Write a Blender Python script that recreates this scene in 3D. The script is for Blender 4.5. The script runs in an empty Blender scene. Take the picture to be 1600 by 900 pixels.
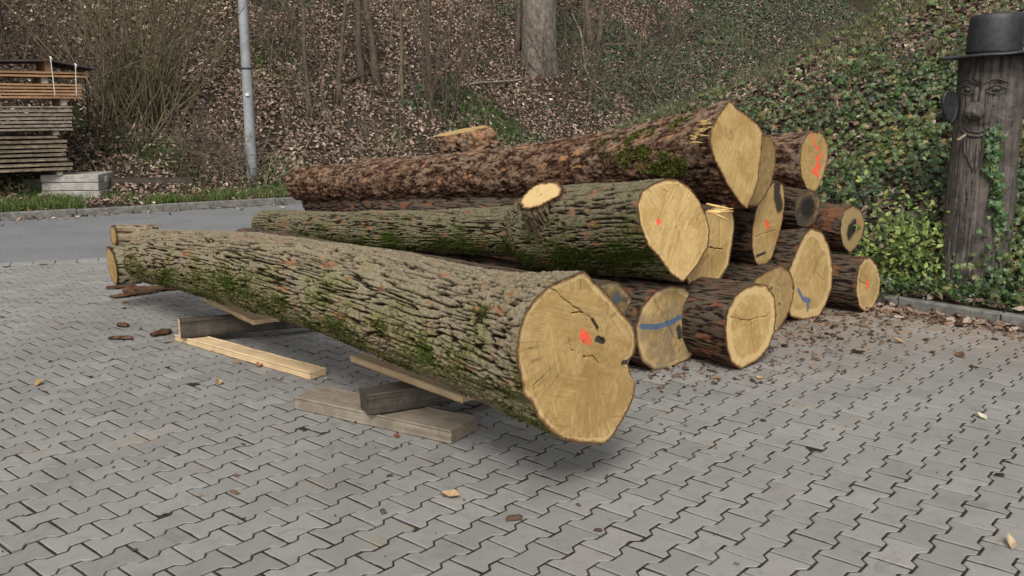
import bpy, math, random
import numpy as np
from mathutils import Vector
rng = np.random.default_rng(7); random.seed(7)
S = bpy.context.scene; C = S.collection
R = math.radians
# ------------------------------------------------------------------ camera, sky, sun, exposure
CAM_H, PITCH, FPX = 1.577, R(11.146), 1436.5
cd = bpy.data.cameras.new('camera'); cam = bpy.data.objects.new('camera', cd); C.objects.link(cam)
cam.location = (0, 0, CAM_H); cam.rotation_euler = (math.pi/2 - PITCH, 0, 0)
cd.sensor_width = 36; cd.lens = 36*FPX/1600; cd.clip_start = .05; cd.clip_end = 500
S.camera = cam
SUN_EL, SUN_AZ = R(46), R(186)          # azimuth clockwise from +Y
W = bpy.data.worlds.new('World'); S.world = W; W.use_nodes = True
nt = W.node_tree; nt.nodes.clear()
sky = nt.nodes.new('ShaderNodeTexSky'); sky.sky_type = 'NISHITA'; sky.sun_disc = False
sky.sun_elevation = SUN_EL; sky.sun_rotation = SUN_AZ; sky.air_density = 1.0; sky.dust_density = 3.0
hs = nt.nodes.new('ShaderNodeHueSaturation'); hs.inputs['Saturation'].default_value = .10
bg = nt.nodes.new('ShaderNodeBackground'); bg.inputs['Strength'].default_value = .105
wo_ = nt.nodes.new('ShaderNodeOutputWorld')
nt.links.new(sky.outputs[0], hs.inputs['Color']); nt.links.new(hs.outputs[0], bg.inputs[0]); nt.links.new(bg.outputs[0], wo_.inputs[0])
sl = bpy.data.lights.new('sun', 'SUN'); sl.energy = 1.5; sl.angle = R(24); sl.color = (1, .955, .88)
so = bpy.data.objects.new('sun', sl); C.objects.link(so)
sd = Vector((math.sin(SUN_AZ)*math.cos(SUN_EL), math.cos(SUN_AZ)*math.cos(SUN_EL), math.sin(SUN_EL)))
so.rotation_euler = sd.to_track_quat('Z', 'Y').to_euler(); so.location = (0, -5, 12)
S.view_settings.view_transform = 'Standard'; S.view_settings.look = 'None'
S.view_settings.exposure = 0.72; S.view_settings.gamma = 1

# ------------------------------------------------------------------ helpers
def ray(px, py):
    x = (px-800)/FPX; y = (py-450)/FPX
    c, s = math.cos(PITCH), math.sin(PITCH)
    return np.array([x, c-y*s, -(s+y*c)])
CP = np.array([0, 0, CAM_H])
def PZ(px, py, z=0.):
    d = ray(px, py); return CP + d*((z-CAM_H)/d[2])
def PY(px, py, Y):
    d = ray(px, py); return CP + d*(Y/d[1])
def nrm(v): v = np.asarray(v, float); return v/np.linalg.norm(v)
_perm = rng.permutation(256); _perm = np.concatenate([_perm, _perm, _perm])
_g = rng.normal(size=(256, 3)); _g /= np.linalg.norm(_g, axis=1)[:, None]
def pn(x, y, z=0., seed=0):
    x, y, z = np.broadcast_arrays(np.asarray(x, float)+seed*17.3, np.asarray(y, float)+seed*5.7, np.asarray(z, float)-seed*9.1)
    xi, yi, zi = np.floor(x), np.floor(y), np.floor(z)
    fx, fy, fz = x-xi, y-yi, z-zi
    xi = xi.astype(int) & 255; yi = yi.astype(int) & 255; zi = zi.astype(int) & 255
    f = lambda t: t*t*t*(t*(t*6-15)+10)
    u, v, w = f(fx), f(fy), f(fz); out = 0
    for a in (0, 1):
        for b in (0, 1):
            for c in (0, 1):
                g = _g[_perm[_perm[_perm[(xi+a) & 255]+((yi+b) & 255)]+((zi+c) & 255)]]
                out = out + (u if a else 1-u)*(v if b else 1-v)*(w if c else 1-w)*(g[..., 0]*(fx-a)+g[..., 1]*(fy-b)+g[..., 2]*(fz-c))
    return out*1.6
def fbm(x, y, z=0., seed=0, o=3):
    r = 0; a = 1; k = 1
    for i in range(o): r = r+a*pn(np.asarray(x)*k, np.asarray(y)*k, np.asarray(z)*k, seed+i); a *= .5; k *= 2.03
    return r
def sstep(a, b, x): t = np.clip((x-a)/(b-a), 0, 1); return t*t*(3-2*t)

WO = {}
def tag(o, label=None, cat=None, group=None, kind=None):
    if label: o['label'] = label
    if cat: o['category'] = cat
    if group: o['group'] = group
    if kind: o['kind'] = kind
    return o
def thing(name, loc, label, cat, group=None):
    o = bpy.data.objects.new(name, None); C.objects.link(o); o.location = loc; o.empty_display_size = .1
    WO[o.name] = np.array(loc, float); return tag(o, label, cat, group)
def mk(name, V, F, mat, parent=None, base=None, smooth=True, attrs=None):
    V = np.asarray(V, float)
    org = WO[parent.name] if parent else (np.zeros(3) if base is None else np.asarray(base, float))
    me = bpy.data.meshes.new(name)
    F = [np.asarray(f, np.int64) for f in (F if isinstance(F, list) else [F]) if len(f)]
    me.vertices.add(len(V)); me.vertices.foreach_set('co', (V-org).astype(np.float32).ravel())
    nl = sum(f.size for f in F); npoly = sum(len(f) for f in F)
    me.loops.add(nl); me.polygons.add(npoly)
    me.loops.foreach_set('vertex_index', np.concatenate([f.ravel() for f in F]).astype(np.int32))
    tot = np.concatenate([np.full(len(f), f.shape[1]) for f in F]); st = np.concatenate([[0], np.cumsum(tot)[:-1]])
    me.polygons.foreach_set('loop_start', st.astype(np.int32))
    me.polygons.foreach_set('use_smooth', np.full(npoly, bool(smooth)))
    for k, a in (attrs or {}).items():
        a = np.asarray(a, np.float32)
        if a.ndim == 1: me.attributes.new(k, 'FLOAT', 'POINT').data.foreach_set('value', a)
        elif a.shape[1] == 3: me.attributes.new(k, 'FLOAT_VECTOR', 'POINT').data.foreach_set('vector', a.ravel())
        else: me.attributes.new(k, 'FLOAT_COLOR', 'POINT').data.foreach_set('color', a.ravel())
    me.update(calc_edges=True); me.validate()
    if mat: me.materials.append(mat)
    o = bpy.data.objects.new(name, me); C.objects.link(o)
    if parent: o.parent = parent
    else: o.location = org
    WO[o.name] = org
    return o
class MB:
    def __init__(s): s.V = []; s.F = {}; s.n = 0; s.A = {}
    def add(s, V, Fs, **attrs):
        V = np.asarray(V, float); s.V.append(V)
        for f in (Fs if isinstance(Fs, list) else [Fs]):
            f = np.asarray(f, np.int64)
            if len(f): s.F.setdefault(f.shape[1], []).append(f+s.n)
        for k, a in attrs.items():
            a = np.asarray(a, float)
            if a.ndim == 0: a = np.full(len(V), float(a))
            elif a.ndim == 1 and len(a) in (3, 4) and len(a) != len(V): a = np.tile(a, (len(V), 1))
            s.A.setdefault(k, []).append(a)
        s.n += len(V)
    def build(s, name, mat, parent=None, base=None, smooth=True):
        return mk(name, np.concatenate(s.V), [np.concatenate(f) for f in s.F.values()], mat, parent, base, smooth,
                  {k: np.concatenate(a) for k, a in s.A.items()})
def col4(c): return np.concatenate([np.asarray(c, float), np.ones(np.asarray(c).shape[:-1]+(1,))], -1)
def tube(pts, rad, k=5, cap=True):
    P = np.asarray(pts, float); n = len(P); rad = np.broadcast_to(np.asarray(rad, float), (n,))
    T = np.gradient(P, axis=0); T /= np.linalg.norm(T, axis=1)[:, None]+1e-9
    ref = np.array([0, 0, 1.]) if abs(T[:, 2]).mean() < .8 else np.array([1., .2, 0])
    A = np.cross(T, ref); A /= np.linalg.norm(A, axis=1)[:, None]+1e-9; B = np.cross(T, A)
    th = np.arange(k)*2*math.pi/k
    V = P[:, None]+rad[:, None, None]*(np.cos(th)[None, :, None]*A[:, None]+np.sin(th)[None, :, None]*B[:, None])
    i = np.arange(n-1)[:, None]*k; j = np.arange(k)[None]; j2 = (j+1) % k
    F = np.stack([i+j, i+j2, i+k+j2, i+k+j], -1).reshape(-1, 4)
    Fs = [F]
    if cap and k > 2: Fs += [np.arange(k)[None, ::-1], (np.arange(k)+(n-1)*k)[None]]
    return V.reshape(-1, 3), Fs
def box(c, e1, e2, e3, bev=.004):
    """box centred at c with half-extent vectors e1,e2,e3 and bevelled edges"""
    c = np.asarray(c, float); E = [np.asarray(e, float) for e in (e1, e2, e3)]; L = [np.linalg.norm(e) for e in E]
    V = []; idx = {}
    for ax in range(3):
        for sx in (-1, 1):
            for sy in (-1, 1):
                for sz in (-1, 1):
                    sg = (sx, sy, sz); p = c.copy()
                    for a in range(3): p = p+E[a]*sg[a]*(1 if a == ax else 1-bev/L[a])
                    idx[ax, sg] = len(V); V.append(p)
    F4 = []; F3 = []
    def g(ax, **kw): return idx[ax, (kw['a0'], kw['a1'], kw['a2'])]
    for ax in range(3):
        o = [a for a in range(3) if a != ax]
        for s in (-1, 1):
            q = []
            for (x, y) in ((-1, -1), (1, -1), (1, 1), (-1, 1)):
                sg = [0, 0, 0]; sg[ax] = s; sg[o[0]] = x; sg[o[1]] = y; q.append(idx[ax, tuple(sg)])
            F4.append(q)
    for a in range(3):
        for b in range(a+1, 3):
            c_ = 3-a-b
            for sa in (-1, 1):
                for sb in (-1, 1):
                    s1 = [0]*3; s1[a] = sa; s1[b] = sb; s2 = list(s1); s1[c_] = -1; s2[c_] = 1
                    F4.append([idx[a, tuple(s1)], idx[a, tuple(s2)], idx[b, tuple(s2)], idx[b, tuple(s1)]])
    for sx in (-1, 1):
        for sy in (-1, 1):
            for sz in (-1, 1): F3.append([idx[a, (sx, sy, sz)] for a in range(3)])
    return np.array(V), [np.array(F4), np.array(F3)]

# ------------------------------------------------------------------ node helpers
class NT:
    def __init__(s, name):
        s.m = bpy.data.materials.new(name); s.m.use_nodes = True; s.t = s.m.node_tree; s.t.nodes.clear()
        s.out = s.t.nodes.new('ShaderNodeOutputMaterial'); s.b = s.t.nodes.new('ShaderNodeBsdfPrincipled')
        s.t.links.new(s.b.outputs[0], s.out.inputs[0]); s.b.inputs['Specular IOR Level'].default_value = .3
    def put(s, sock, v):
        if hasattr(v, 'is_output') or isinstance(v, bpy.types.NodeSocket): s.t.links.new(v, sock)
        elif isinstance(v, (tuple, list)) and len(v) == 3 and sock.type == 'RGBA': sock.default_value = (*v, 1)
        else: sock.default_value = v
    def attr(s, n, out='Fac'):
        a = s.t.nodes.new('ShaderNodeAttribute'); a.attribute_name = n; return a.outputs[out]
    def coord(s, o='Object'): return s.t.nodes.new('ShaderNodeTexCoord').outputs[o]
    def noise(s, v, scale, detail=4, rough=.55, dist=0., out='Fac'):
        n = s.t.nodes.new('ShaderNodeTexNoise'); s.put(n.inputs['Vector'], v); s.put(n.inputs['Scale'], scale)
        n.inputs['Detail'].default_value = detail; n.inputs['Roughness'].default_value = rough; n.inputs['Distortion'].default_value = dist
        return n.outputs[out]
    def voro(s, v, scale, feat='F1', out='Distance'):
        n = s.t.nodes.new('ShaderNodeTexVoronoi'); n.feature = feat; s.put(n.inputs['Vector'], v); s.put(n.inputs['Scale'], scale); return n.outputs[out]
    def mapv(s, v, scale=(1, 1, 1), rot=(0, 0, 0), loc=(0, 0, 0)):
        n = s.t.nodes.new('ShaderNodeMapping'); s.put(n.inputs[0], v); n.inputs['Scale'].default_value = scale
        n.inputs['Rotation'].default_value = rot; n.inputs['Location'].default_value = loc; return n.outputs[0]
    def math(s, op, a, b=0., c=0., clamp=False):
        n = s.t.nodes.new('ShaderNodeMath'); n.operation = op; n.use_clamp = clamp
        for i, v in enumerate((a, b, c)): s.put(n.inputs[i], v)
        return n.outputs[0]
    def vmath(s, op, a, b=(0, 0, 0), out=0):
        n = s.t.nodes.new('ShaderNodeVectorMath'); n.operation = op; s.put(n.inputs[0], a); s.put(n.inputs[1], b); return n.outputs[out]
    def rng(s, v, a, b, c=0., d=1.):
        n = s.t.nodes.new('ShaderNodeMapRange'); n.interpolation_type = 'SMOOTHSTEP'
        for i, x in enumerate((v, a, b, c, d)): s.put(n.inputs[i], x)
        return n.outputs[0]
    def mix(s, f, a, b, mode='MIX'):
        n = s.t.nodes.new('ShaderNodeMix'); n.data_type = 'RGBA'; n.blend_type = mode; n.clamp_factor = True
        s.put(n.inputs[0], f); s.put(n.inputs[6], a); s.put(n.inputs[7], b); return n.outputs[2]
    def ramp(s, f, stops):
        n = s.t.nodes.new('ShaderNodeValToRGB'); s.put(n.inputs[0], f); e = n.color_ramp.elements
        while len(e) < len(stops): e.new(.5)
        for el, (p, c) in zip(e, stops): el.position = p; el.color = (*c, 1)
        return n.outputs[0]
    def bump(s, h, strength=.5, dist=.01, normal=None):
        n = s.t.nodes.new('ShaderNodeBump'); s.put(n.inputs['Height'], h); n.inputs['Strength'].default_value = strength; n.inputs['Distance'].default_value = dist
        if normal: s.put(n.inputs['Normal'], normal)
        return n.outputs[0]
    def done(s, color, rough=.8, normal=None, spec=None):
        s.put(s.b.inputs['Base Color'], color); s.put(s.b.inputs['Roughness'], rough)
        if normal: s.put(s.b.inputs['Normal'], normal)
        if spec is not None: s.b.inputs['Specular IOR Level'].default_value = spec
        return s.m

def bark_mat(name, furrow, mid, crest, lichen=(.27, .29, .19), peel=(.36, .17, .09), moss=(.055, .075, .012)):
    n = NT(name); co = n.coord('Object')
    h = n.attr('crest'); f1 = n.noise(co, 60, 5, .65); f2 = n.noise(co, 230, 3, .6)
    hh = n.math('ADD', h, n.math('MULTIPLY', n.math('SUBTRACT', f1, .5), .85))
    c = n.ramp(hh, [(.22, furrow), (.50, mid), (.86, crest)])
    c = n.mix(n.math('MULTIPLY', n.attr('lichen'), n.rng(n.math('ADD', hh, n.math('MULTIPLY', f2, .3)), .45, .85)), c, lichen)
    pe = n.math('MULTIPLY', n.attr('peel'), n.rng(n.math('ADD', n.noise(co, 22, 4, .6), n.math('MULTIPLY', f1, .3)), .42, .62))
    pc = n.mix(n.noise(co, 45, 3), peel, tuple(min(1, x*1.5) for x in peel))
    c = n.mix(pe, c, pc)
    mo = n.rng(n.math('ADD', n.attr('moss'), n.math('MULTIPLY', n.math('SUBTRACT', n.noise(co, 35, 5, .7), .5), 1.3)), .50, .85)
    mc = n.mix(n.noise(co, 90, 3), tuple(x*.55 for x in moss), tuple(x*1.5 for x in moss))
    c = n.mix(mo, c, mc)
    c = n.mix(n.math('MULTIPLY', n.rng(n.math('ADD', n.attr('moss'), n.math('MULTIPLY', n.noise(co, 12, 4, .6), .4)), .30, .75), .55), c, n.mix(1, c, (.74, .90, .42), 'MULTIPLY'))
    c = n.mix(n.rng(f2, .3, .75, .0, .5), c, n.mix(1, c, (.6, .6, .6), 'MULTIPLY'))
    b = n.bump(n.math('ADD', f1, n.math('MULTIPLY', f2, .5)), 1., .010)
    return n.done(c, .9, b, .15)
M = {}
M['bark_oak'] = bark_mat('oak bark', (.010, .007, .004), (.072, .046, .026), (.29, .225, .148), lichen=(.25, .26, .175), peel=(.25, .125, .07))
M['bark_moss'] = bark_mat('mossy bark', (.011, .008, .005), (.052, .037, .021), (.20, .165, .105), lichen=(.17, .175, .105), peel=(.24, .11, .06))
M['bark_red'] = bark_mat('red bark', (.020, .009, .005), (.115, .055, .032), (.29, .175, .108), lichen=(.29, .26, .19), peel=(.30, .155, .075))
M['bark_dark'] = bark_mat('dark bark', (.012, .008, .006), (.045, .027, .018), (.105, .068, .046), lichen=(.13, .12, .085), peel=(.15, .065, .035))

def face_mat():
    n = NT('sawn wood'); uv = n.attr('fuv', 'Vector')
    rim = n.attr('rim'); tone = n.attr('tone'); sap = n.attr('sapw')
    wob = n.vmath('SCALE', n.vmath('SUBTRACT', n.noise(uv, 5, 3, .5, out='Color'), (.5, .5, .5)), (0, 0, 0))
    wn = wob.node; wn.inputs['Scale'].default_value = .05
    d = n.vmath('LENGTH', n.vmath('ADD', uv, wob), out='Value')
    ring = n.math('SINE', n.math('ADD', n.math('MULTIPLY', d, 900), n.math('MULTIPLY', n.noise(uv, 14, 3), 9)))
    ring = n.math('MULTIPLY', ring, n.rng(n.noise(uv, 9, 2), .3, .7, .2, 1.))
    sp = n.t.nodes.new('ShaderNodeSeparateXYZ'); n.put(sp.inputs[0], uv)
    ang = n.math('ARCTAN2', sp.outputs[1], sp.outputs[0])
    cmb = n.t.nodes.new('ShaderNodeCombineXYZ'); n.put(cmb.inputs[0], n.math('MULTIPLY', ang, 26)); n.put(cmb.inputs[1], n.math('MULTIPLY', d, 5))
    rays = n.noise(cmb.outputs[0], 2.2, 4, .7)
    cell = n.voro(n.vmath('ADD', uv, n.vmath('SCALE', n.noise(uv, 3, 2, out='Color'))), 2.7, out='Color')
    cs_ = n.t.nodes.new('ShaderNodeSeparateColor'); n.put(cs_.inputs[0], cell)
    rot = n.t.nodes.new('ShaderNodeVectorRotate'); rot.rotation_type = 'Z_AXIS'; n.put(rot.inputs['Vector'], uv); n.put(rot.inputs['Angle'], n.math('ADD', n.attr('sawang'), n.math('MULTIPLY', cs_.outputs[0], 1.7)))
    saw = n.noise(n.mapv(rot.outputs[0], (5, 150, 1)), 1., 4, .65, .8)
    saw2 = n.noise(n.mapv(rot.outputs[0], (1.5, 26, 1)), 1., 2, .5, .4)
    big = n.noise(uv, 4.5, 3, .6)
    cd_ = n.t.nodes.new('ShaderNodeCombineXYZ'); n.put(cd_.inputs[0], n.math('MULTIPLY', d, 95)); n.put(cd_.inputs[1], n.math('MULTIPLY', ang, .5))
    band = n.noise(cd_.outputs[0], 1., 3, .7)
    c = n.mix(n.rng(big, .3, .7), (.46, .295, .105), (.60, .42, .185))
    c = n.mix(n.math('MULTIPLY', n.rng(cs_.outputs[1], .2, .9), .35), c, (.61, .435, .185))
    c = n.mix(n.math('MULTIPLY', n.rng(d, .02, .16, 1., 0.), .30), c, (.36, .22, .08))
    c = n.mix(n.math('MULTIPLY', n.rng(band, .45, .68), .60), c, (.34, .205, .07))
    c = n.mix(n.math('MULTIPLY', n.rng(rays, .47, .70), .58), c, (.32, .195, .07))
    c = n.mix(n.math('MULTIPLY', n.rng(ring, .1, 1.), .14), c, (.30, .19, .075))
    c = n.mix(n.math('MULTIPLY', n.rng(saw, .48, .66), .62), c, (.29, .185, .07))
    c = n.mix(n.math('MULTIPLY', n.rng(saw2, .5, .75), .35), c, (.66, .50, .25))
    ck = n.t.nodes.new('ShaderNodeCombineXYZ'); n.put(ck.inputs[0], n.math('MULTIPLY', ang, 5)); n.put(ck.inputs[1], n.math('MULTIPLY', d, 7)); n.put(ck.inputs[2], sp.outputs[2])
    chk = n.math('ABSOLUTE', n.math('SUBTRACT', n.noise(ck.outputs[0], 1.6, 2, .5), .5))
    chk = n.math('MULTIPLY', n.rng(chk, .0, .012, 1., 0.), n.rng(n.noise(uv, 7, 2), .52, .62))
    c = n.mix(n.math('MULTIPLY', chk, .75), c, (.07, .04, .018))
    hb = n.rng(n.math('ADD', rim, n.math('ADD', n.math('MULTIPLY', n.math('SUBTRACT', n.noise(uv, 30, 3), .5), .014), n.math('MULTIPLY', n.math('SUBTRACT', n.noise(uv, 6, 2), .5), n.math('MULTIPLY', sap, 1.6)))), sap, n.math('MULTIPLY', sap, 1.25))
    c = n.mix(hb, (.61, .435, .205), c)
    # weathered or stained ends
    rm = n.math('ADD', rim, n.math('MULTIPLY', n.math('SUBTRACT', n.noise(uv, 18, 3, .7), .5), .03))
    c = n.mix(n.math('MULTIPLY', n.rng(rm, .008, .024, 1., 0.), .8), c, (.20, .095, .034))
    c = n.mix(n.math('MULTIPLY', n.rng(n.noise(uv, 16, 5, .7, .4), .58, .74), .35), c, (.16, .10, .05))
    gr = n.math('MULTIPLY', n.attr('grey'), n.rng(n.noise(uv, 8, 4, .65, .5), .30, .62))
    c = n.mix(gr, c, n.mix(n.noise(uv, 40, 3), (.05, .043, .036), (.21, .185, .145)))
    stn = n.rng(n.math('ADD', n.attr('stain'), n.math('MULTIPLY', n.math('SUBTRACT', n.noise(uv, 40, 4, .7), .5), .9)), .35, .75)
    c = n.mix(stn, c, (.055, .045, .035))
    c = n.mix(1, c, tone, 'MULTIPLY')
    c = n.mix(n.rng(n.math('ADD', rim, n.math('MULTIPLY', n.math('SUBTRACT', n.noise(uv, 24, 3, .7), .5), .022)), .004, .013), n.mix(n.noise(uv, 90, 3), (.05, .03, .017), (.16, .08, .035)), c)
    for nm, pc in (('red', (.95, .075, .045)), ('blue', (.035, .105, .21))):
        pm = n.rng(n.math('ADD', n.attr(nm), n.math('MULTIPLY', n.math('SUBTRACT', n.noise(uv, 120, 4, .7), .5), 1.2)), .22, .85)
        c = n.mix(n.math('MULTIPLY', pm, n.rng(n.noise(uv, 210, 3, .7), .32, .58, .45, .95)), c, pc)
    c = n.mix(n.rng(n.attr('crack'), .35, .75), c, (.018, .012, .007))
    b = n.bump(n.math('ADD', n.math('ADD', n.math('MULTIPLY', saw, .8), saw2), n.math('MULTIPLY', rays, .3)), .55, .004)
    return n.done(c, .75, b, .2)
M['face'] = face_mat()

def wood_mat(name, c1, c2, grain=(2, 60, 60), dirt=.0, dcol=(.05, .04, .03), rough=.7):
    n = NT(name); co = n.attr('wuv', 'Vector')
    g = n.noise(n.mapv(co, grain), 1., 4, .6, .5); b_ = n.noise(co, 7, 4, .6)
    c = n.mix(n.rng(g, .3, .7), c1, c2)
    c = n.mix(n.rng(b_, .35, .75, 0, .45), c, tuple(.6*x for x in c1))
    if dirt: c = n.mix(n.math('MULTIPLY', n.rng(n.noise(co, 11, 5, .7, .4), .4, .66), dirt), c, dcol)
    return n.done(c, rough, n.bump(n.math('ADD', g, n.math('MULTIPLY', n.noise(co, 120, 3), .4)), .4, .003), .25)
M['pine'] = wood_mat('fresh pine', (.55, .39, .22), (.66, .51, .32), dirt=.12, dcol=(.2, .13, .07))
M['grey_wood'] = wood_mat('weathered beam', (.20, .165, .125), (.31, .265, .205), dirt=.45, dcol=(.10, .08, .06))
M['dark_wood'] = wood_mat('dark beam', (.055, .045, .036), (.12, .10, .08), dirt=.5, dcol=(.02, .017, .014))
M['grey_board'] = wood_mat('weathered board', (.24, .195, .15), (.46, .39, .32), dirt=.5, dcol=(.045, .035, .028))
M['bark_board'] = wood_mat('waney board', (.16, .125, .085), (.37, .30, .215), dirt=.6, dcol=(.03, .022, .016))
M['red_board'] = wood_mat('fresh larch board', (.42, .235, .12), (.55, .34, .19), dirt=.1)
M['block_wood'] = wood_mat('silver grey timber', (.30, .28, .25), (.44, .415, .375), dirt=.35, dcol=(.1, .085, .065))
M['post_wood'] = wood_mat('tarred weathered wood', (.036, .030, .027), (.108, .092, .079), grain=(34, 34, 2.2), dirt=.35, dcol=(.21, .185, .155))

def simple(name, c1, c2, scale=20, rough=.8, bump=.3, dist=.004, spec=.3, metal=0., detail=5):
    n = NT(name); co = n.coord('Object'); f = n.noise(co, scale, detail, .65)
    if metal: n.b.inputs['Metallic'].default_value = metal
    return n.done(n.mix(n.rng(f, .3, .7), c1, c2), rough, n.bump(n.noise(co, scale*4, 4), bump, dist), spec)
def vcol_mat(name, rough=.75, spec=.25, trans=0.):
    n = NT(name); c = n.attr('col', 'Color')
    f = n.noise(n.coord('Object'), 90, 2)
    c = n.mix(n.rng(f, .3, .7, 0, .5), c, n.mix(1, c, (.62, .60, .58), 'MULTIPLY'))
    if trans:
        t = n.t.nodes.new('ShaderNodeBsdfTranslucent'); n.put(t.inputs[0], c); mx = n.t.nodes.new('ShaderNodeMixShader'); mx.inputs[0].default_value = trans
        n.t.links.new(n.b.outputs[0], mx.inputs[1]); n.t.links.new(t.outputs[0], mx.inputs[2]); n.t.links.new(mx.outputs[0], n.out.inputs[0])
    return n.done(c, rough, None, spec)
M['leaf'] = vcol_mat('dead leaf', .8, .15, .1)
M['ivy'] = vcol_mat('ivy leaf', .42, .4, .12)
M['grass'] = vcol_mat('grass blade', .6, .25, .25)
M['moss'] = vcol_mat('moss tuft', .9, .1)
M['chip'] = vcol_mat('bark chip', .9, .1)
M['twig'] = simple('twig bark', (.055, .040, .030), (.135, .105, .075), 14, .85, .3)
M['twig_olive'] = simple('olive twig bark', (.075, .062, .033), (.16, .135, .078), 14, .8, .3)
M['twig_pale'] = simple('pale twig', (.16, .125, .085), (.30, .25, .18), 14, .85, .3)
M['trunk'] = simple('grey trunk bark', (.10, .085, .068), (.22, .19, .155), 9, .9, .8, .02)
M['galv'] = simple('galvanised steel', (.20, .21, .215), (.30, .31, .315), 6, .55, .15, .002, .4)
M['black_paint'] = simple('black paint', (.014, .015, .017), (.032, .033, .036), 25, .5, .5, .003, .4)
M['concrete'] = simple('concrete kerb', (.10, .097, .088), (.20, .19, .172), 12, .9, .5, .003, .2)
M['tin'] = simple('dark sheet', (.035, .022, .022), (.075, .05, .05), 8, .6, .2)
M['rope'] = simple('white rope', (.5, .48, .44), (.65, .63, .6), 60, .9)
M['cap'] = simple('plate', (.6, .6, .58), (.7, .7, .68), 30, .6)

# ------------------------------------------------------------------ terrain
KF0, KF1 = np.array([-7.25, 12.97]), np.array([-3.63, 15.31])             # far road kerb
tF = nrm(KF1-KF0); nF = np.array([-tF[1], tF[0]])
KR0, KR1 = np.array([3.05, 7.19]), np.array([3.71, 6.475])                # right yard kerb
tR = nrm(KR1-KR0); nR = np.array([-tR[1], tR[0]])
if nR[0] < 0: nR = -nR
RN0, RN1 = np.array([-5.265, 9.325]), np.array([-4.336, 9.687])           # yard / road edge
tN = nrm(RN1-RN0); nN = np.array([-tN[1], tN[0]])
def height(x, y):
    x = np.asarray(x, float); y = np.asarray(y, float)
    d1 = (x-KF0[0])*nF[0]+(y-KF0[1])*nF[1]
    d1 = d1+.9*sstep(0, 7, x)*0
    h1 = np.where(d1 > 0, .10*sstep(0, .1, d1)+.10*sstep(.2, 1.2, d1)+.74*np.maximum(d1-1.0-.5*pn(x*.35, y*.35, seed=3), 0)**1.03, -.06)
    h1 = h1+np.where(d1 > 1.2, (.22*pn(x*.5, y*.5, seed=1)+.07*pn(x*1.7, y*1.7, seed=2))*sstep(1.2, 3, d1), 0)
    d2 = (x-KR0[0])*nR[0]+(y-KR0[1])*nR[1]
    crest = 1.17+.40*np.maximum(x, -1.5)-.95*np.maximum(y-11.55-.25*pn(x*.6, y*.1, seed=6), 0)
    crest = np.where(x > 6, crest+.0*x, crest)
    face = .08+.72*np.maximum(d2-.42, 0)
    k = .25; hh = np.clip(.5+.5*(crest-face)/k, 0, 1); sm = crest*(1-hh)+face*hh-k*hh*(1-hh)
    h2 = np.where(d2 > .0, sm, -.06)
    h2 = h2+np.where(d2 > .5, (.10*pn(x*.8, y*.8, seed=4)+.05*pn(x*2.5, y*2.5, seed=5))*sstep(.5, 1.4, d2), 0)
    return np.maximum(np.maximum(h1, h2), -.06)
def hnorm(x, y):
    e = .06; gx = (height(x+e, y)-height(x-e, y))/(2*e); gy = (height(x, y+e)-height(x, y-e))/(2*e)
    n = np.stack([-gx, -gy, np.ones_like(gx)], -1); return n/np.linalg.norm(n, axis=-1)[..., None]
def ground_at(px, py):
    d = ray(px, py)
    t = np.linspace(4, 60, 3000); P = CP+d*t[:, None]
    b = np.nonzero(P[:, 2] < height(P[:, 0], P[:, 1]))[0]
    return P[b[0]] if len(b) else P[-1]
def project(P):
    P = np.asarray(P, float); c, s = math.cos(PITCH), math.sin(PITCH)
    Z = P[..., 2]-CAM_H; zc = P[..., 1]*c-Z*s; yc = -(Z*c+P[..., 1]*s)
    return np.stack([800+FPX*P[..., 0]/zc, 450+FPX*yc/zc, zc], -1)

xs = np.concatenate([np.linspace(-60, -14, 24)[:-1], np.arange(-14, 12, .13), np.linspace(12, 60, 24)])
ys = np.concatenate([np.linspace(-25, 4, 16)[:-1], np.arange(4, 30, .13), np.linspace(30, 75, 22)])
GX, GY = np.meshgrid(xs, ys); GZ = height(GX, GY)
nx, ny = len(xs), len(ys); ii = (np.arange(ny-1)[:, None]*nx+np.arange(nx-1)[None]).ravel()
n_ = NT('forest soil'); co = n_.coord('Object')
f = n_.noise(co, 9, 6, .7); f2 = n_.noise(co, .7, 3)
c = n_.mix(n_.rng(f, .35, .7), (.022, .017, .012), (.085, .064, .046))
c = n_.mix(n_.rng(f2, .5, .66), c, n_.mix(n_.rng(f, .35, .7), (.016, .02, .009), (.06, .062, .03)))
M['soil'] = n_.done(c, .95, n_.bump(n_.noise(co, 30, 5, .7), 1., .04), .1)
tag(mk('hillside', np.stack([GX, GY, GZ], -1).reshape(-1, 3), np.stack([ii, ii+1, ii+nx+1, ii+nx], -1), M['soil']), kind='structure')

# road
n_ = NT('asphalt'); co = n_.coord('Object')
f = n_.noise(co, 160, 4, .7); g = n_.noise(co, 1.4, 4, .6)
c = n_.mix(n_.rng(f, .3, .7), (.125, .128, .132), (.20, .203, .208)); c = n_.mix(n_.rng(g, .4, .7, 0, .45), c, (.105, .105, .105)); c = n_.mix(n_.rng(n_.noise(co, 28, 5, .75), .45, .7, 0, .5), c, (.25, .25, .245))
M['asphalt'] = n_.done(c, .85, n_.bump(f, .4, .004), .3)
far = [KF0-tF*22, KF0, KF1, KF1+tF*20]; near = [RN0-tN*22, RN0, RN1, RN0+tN*28]
V = [(*p, -.012) for p in far]+[(*p, -.012) for p in near]
tag(mk('road', V, np.array([[4, 5, 1, 0], [5, 6, 2, 1], [6, 7, 3, 2]]), M['asphalt']), kind='structure')

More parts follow.
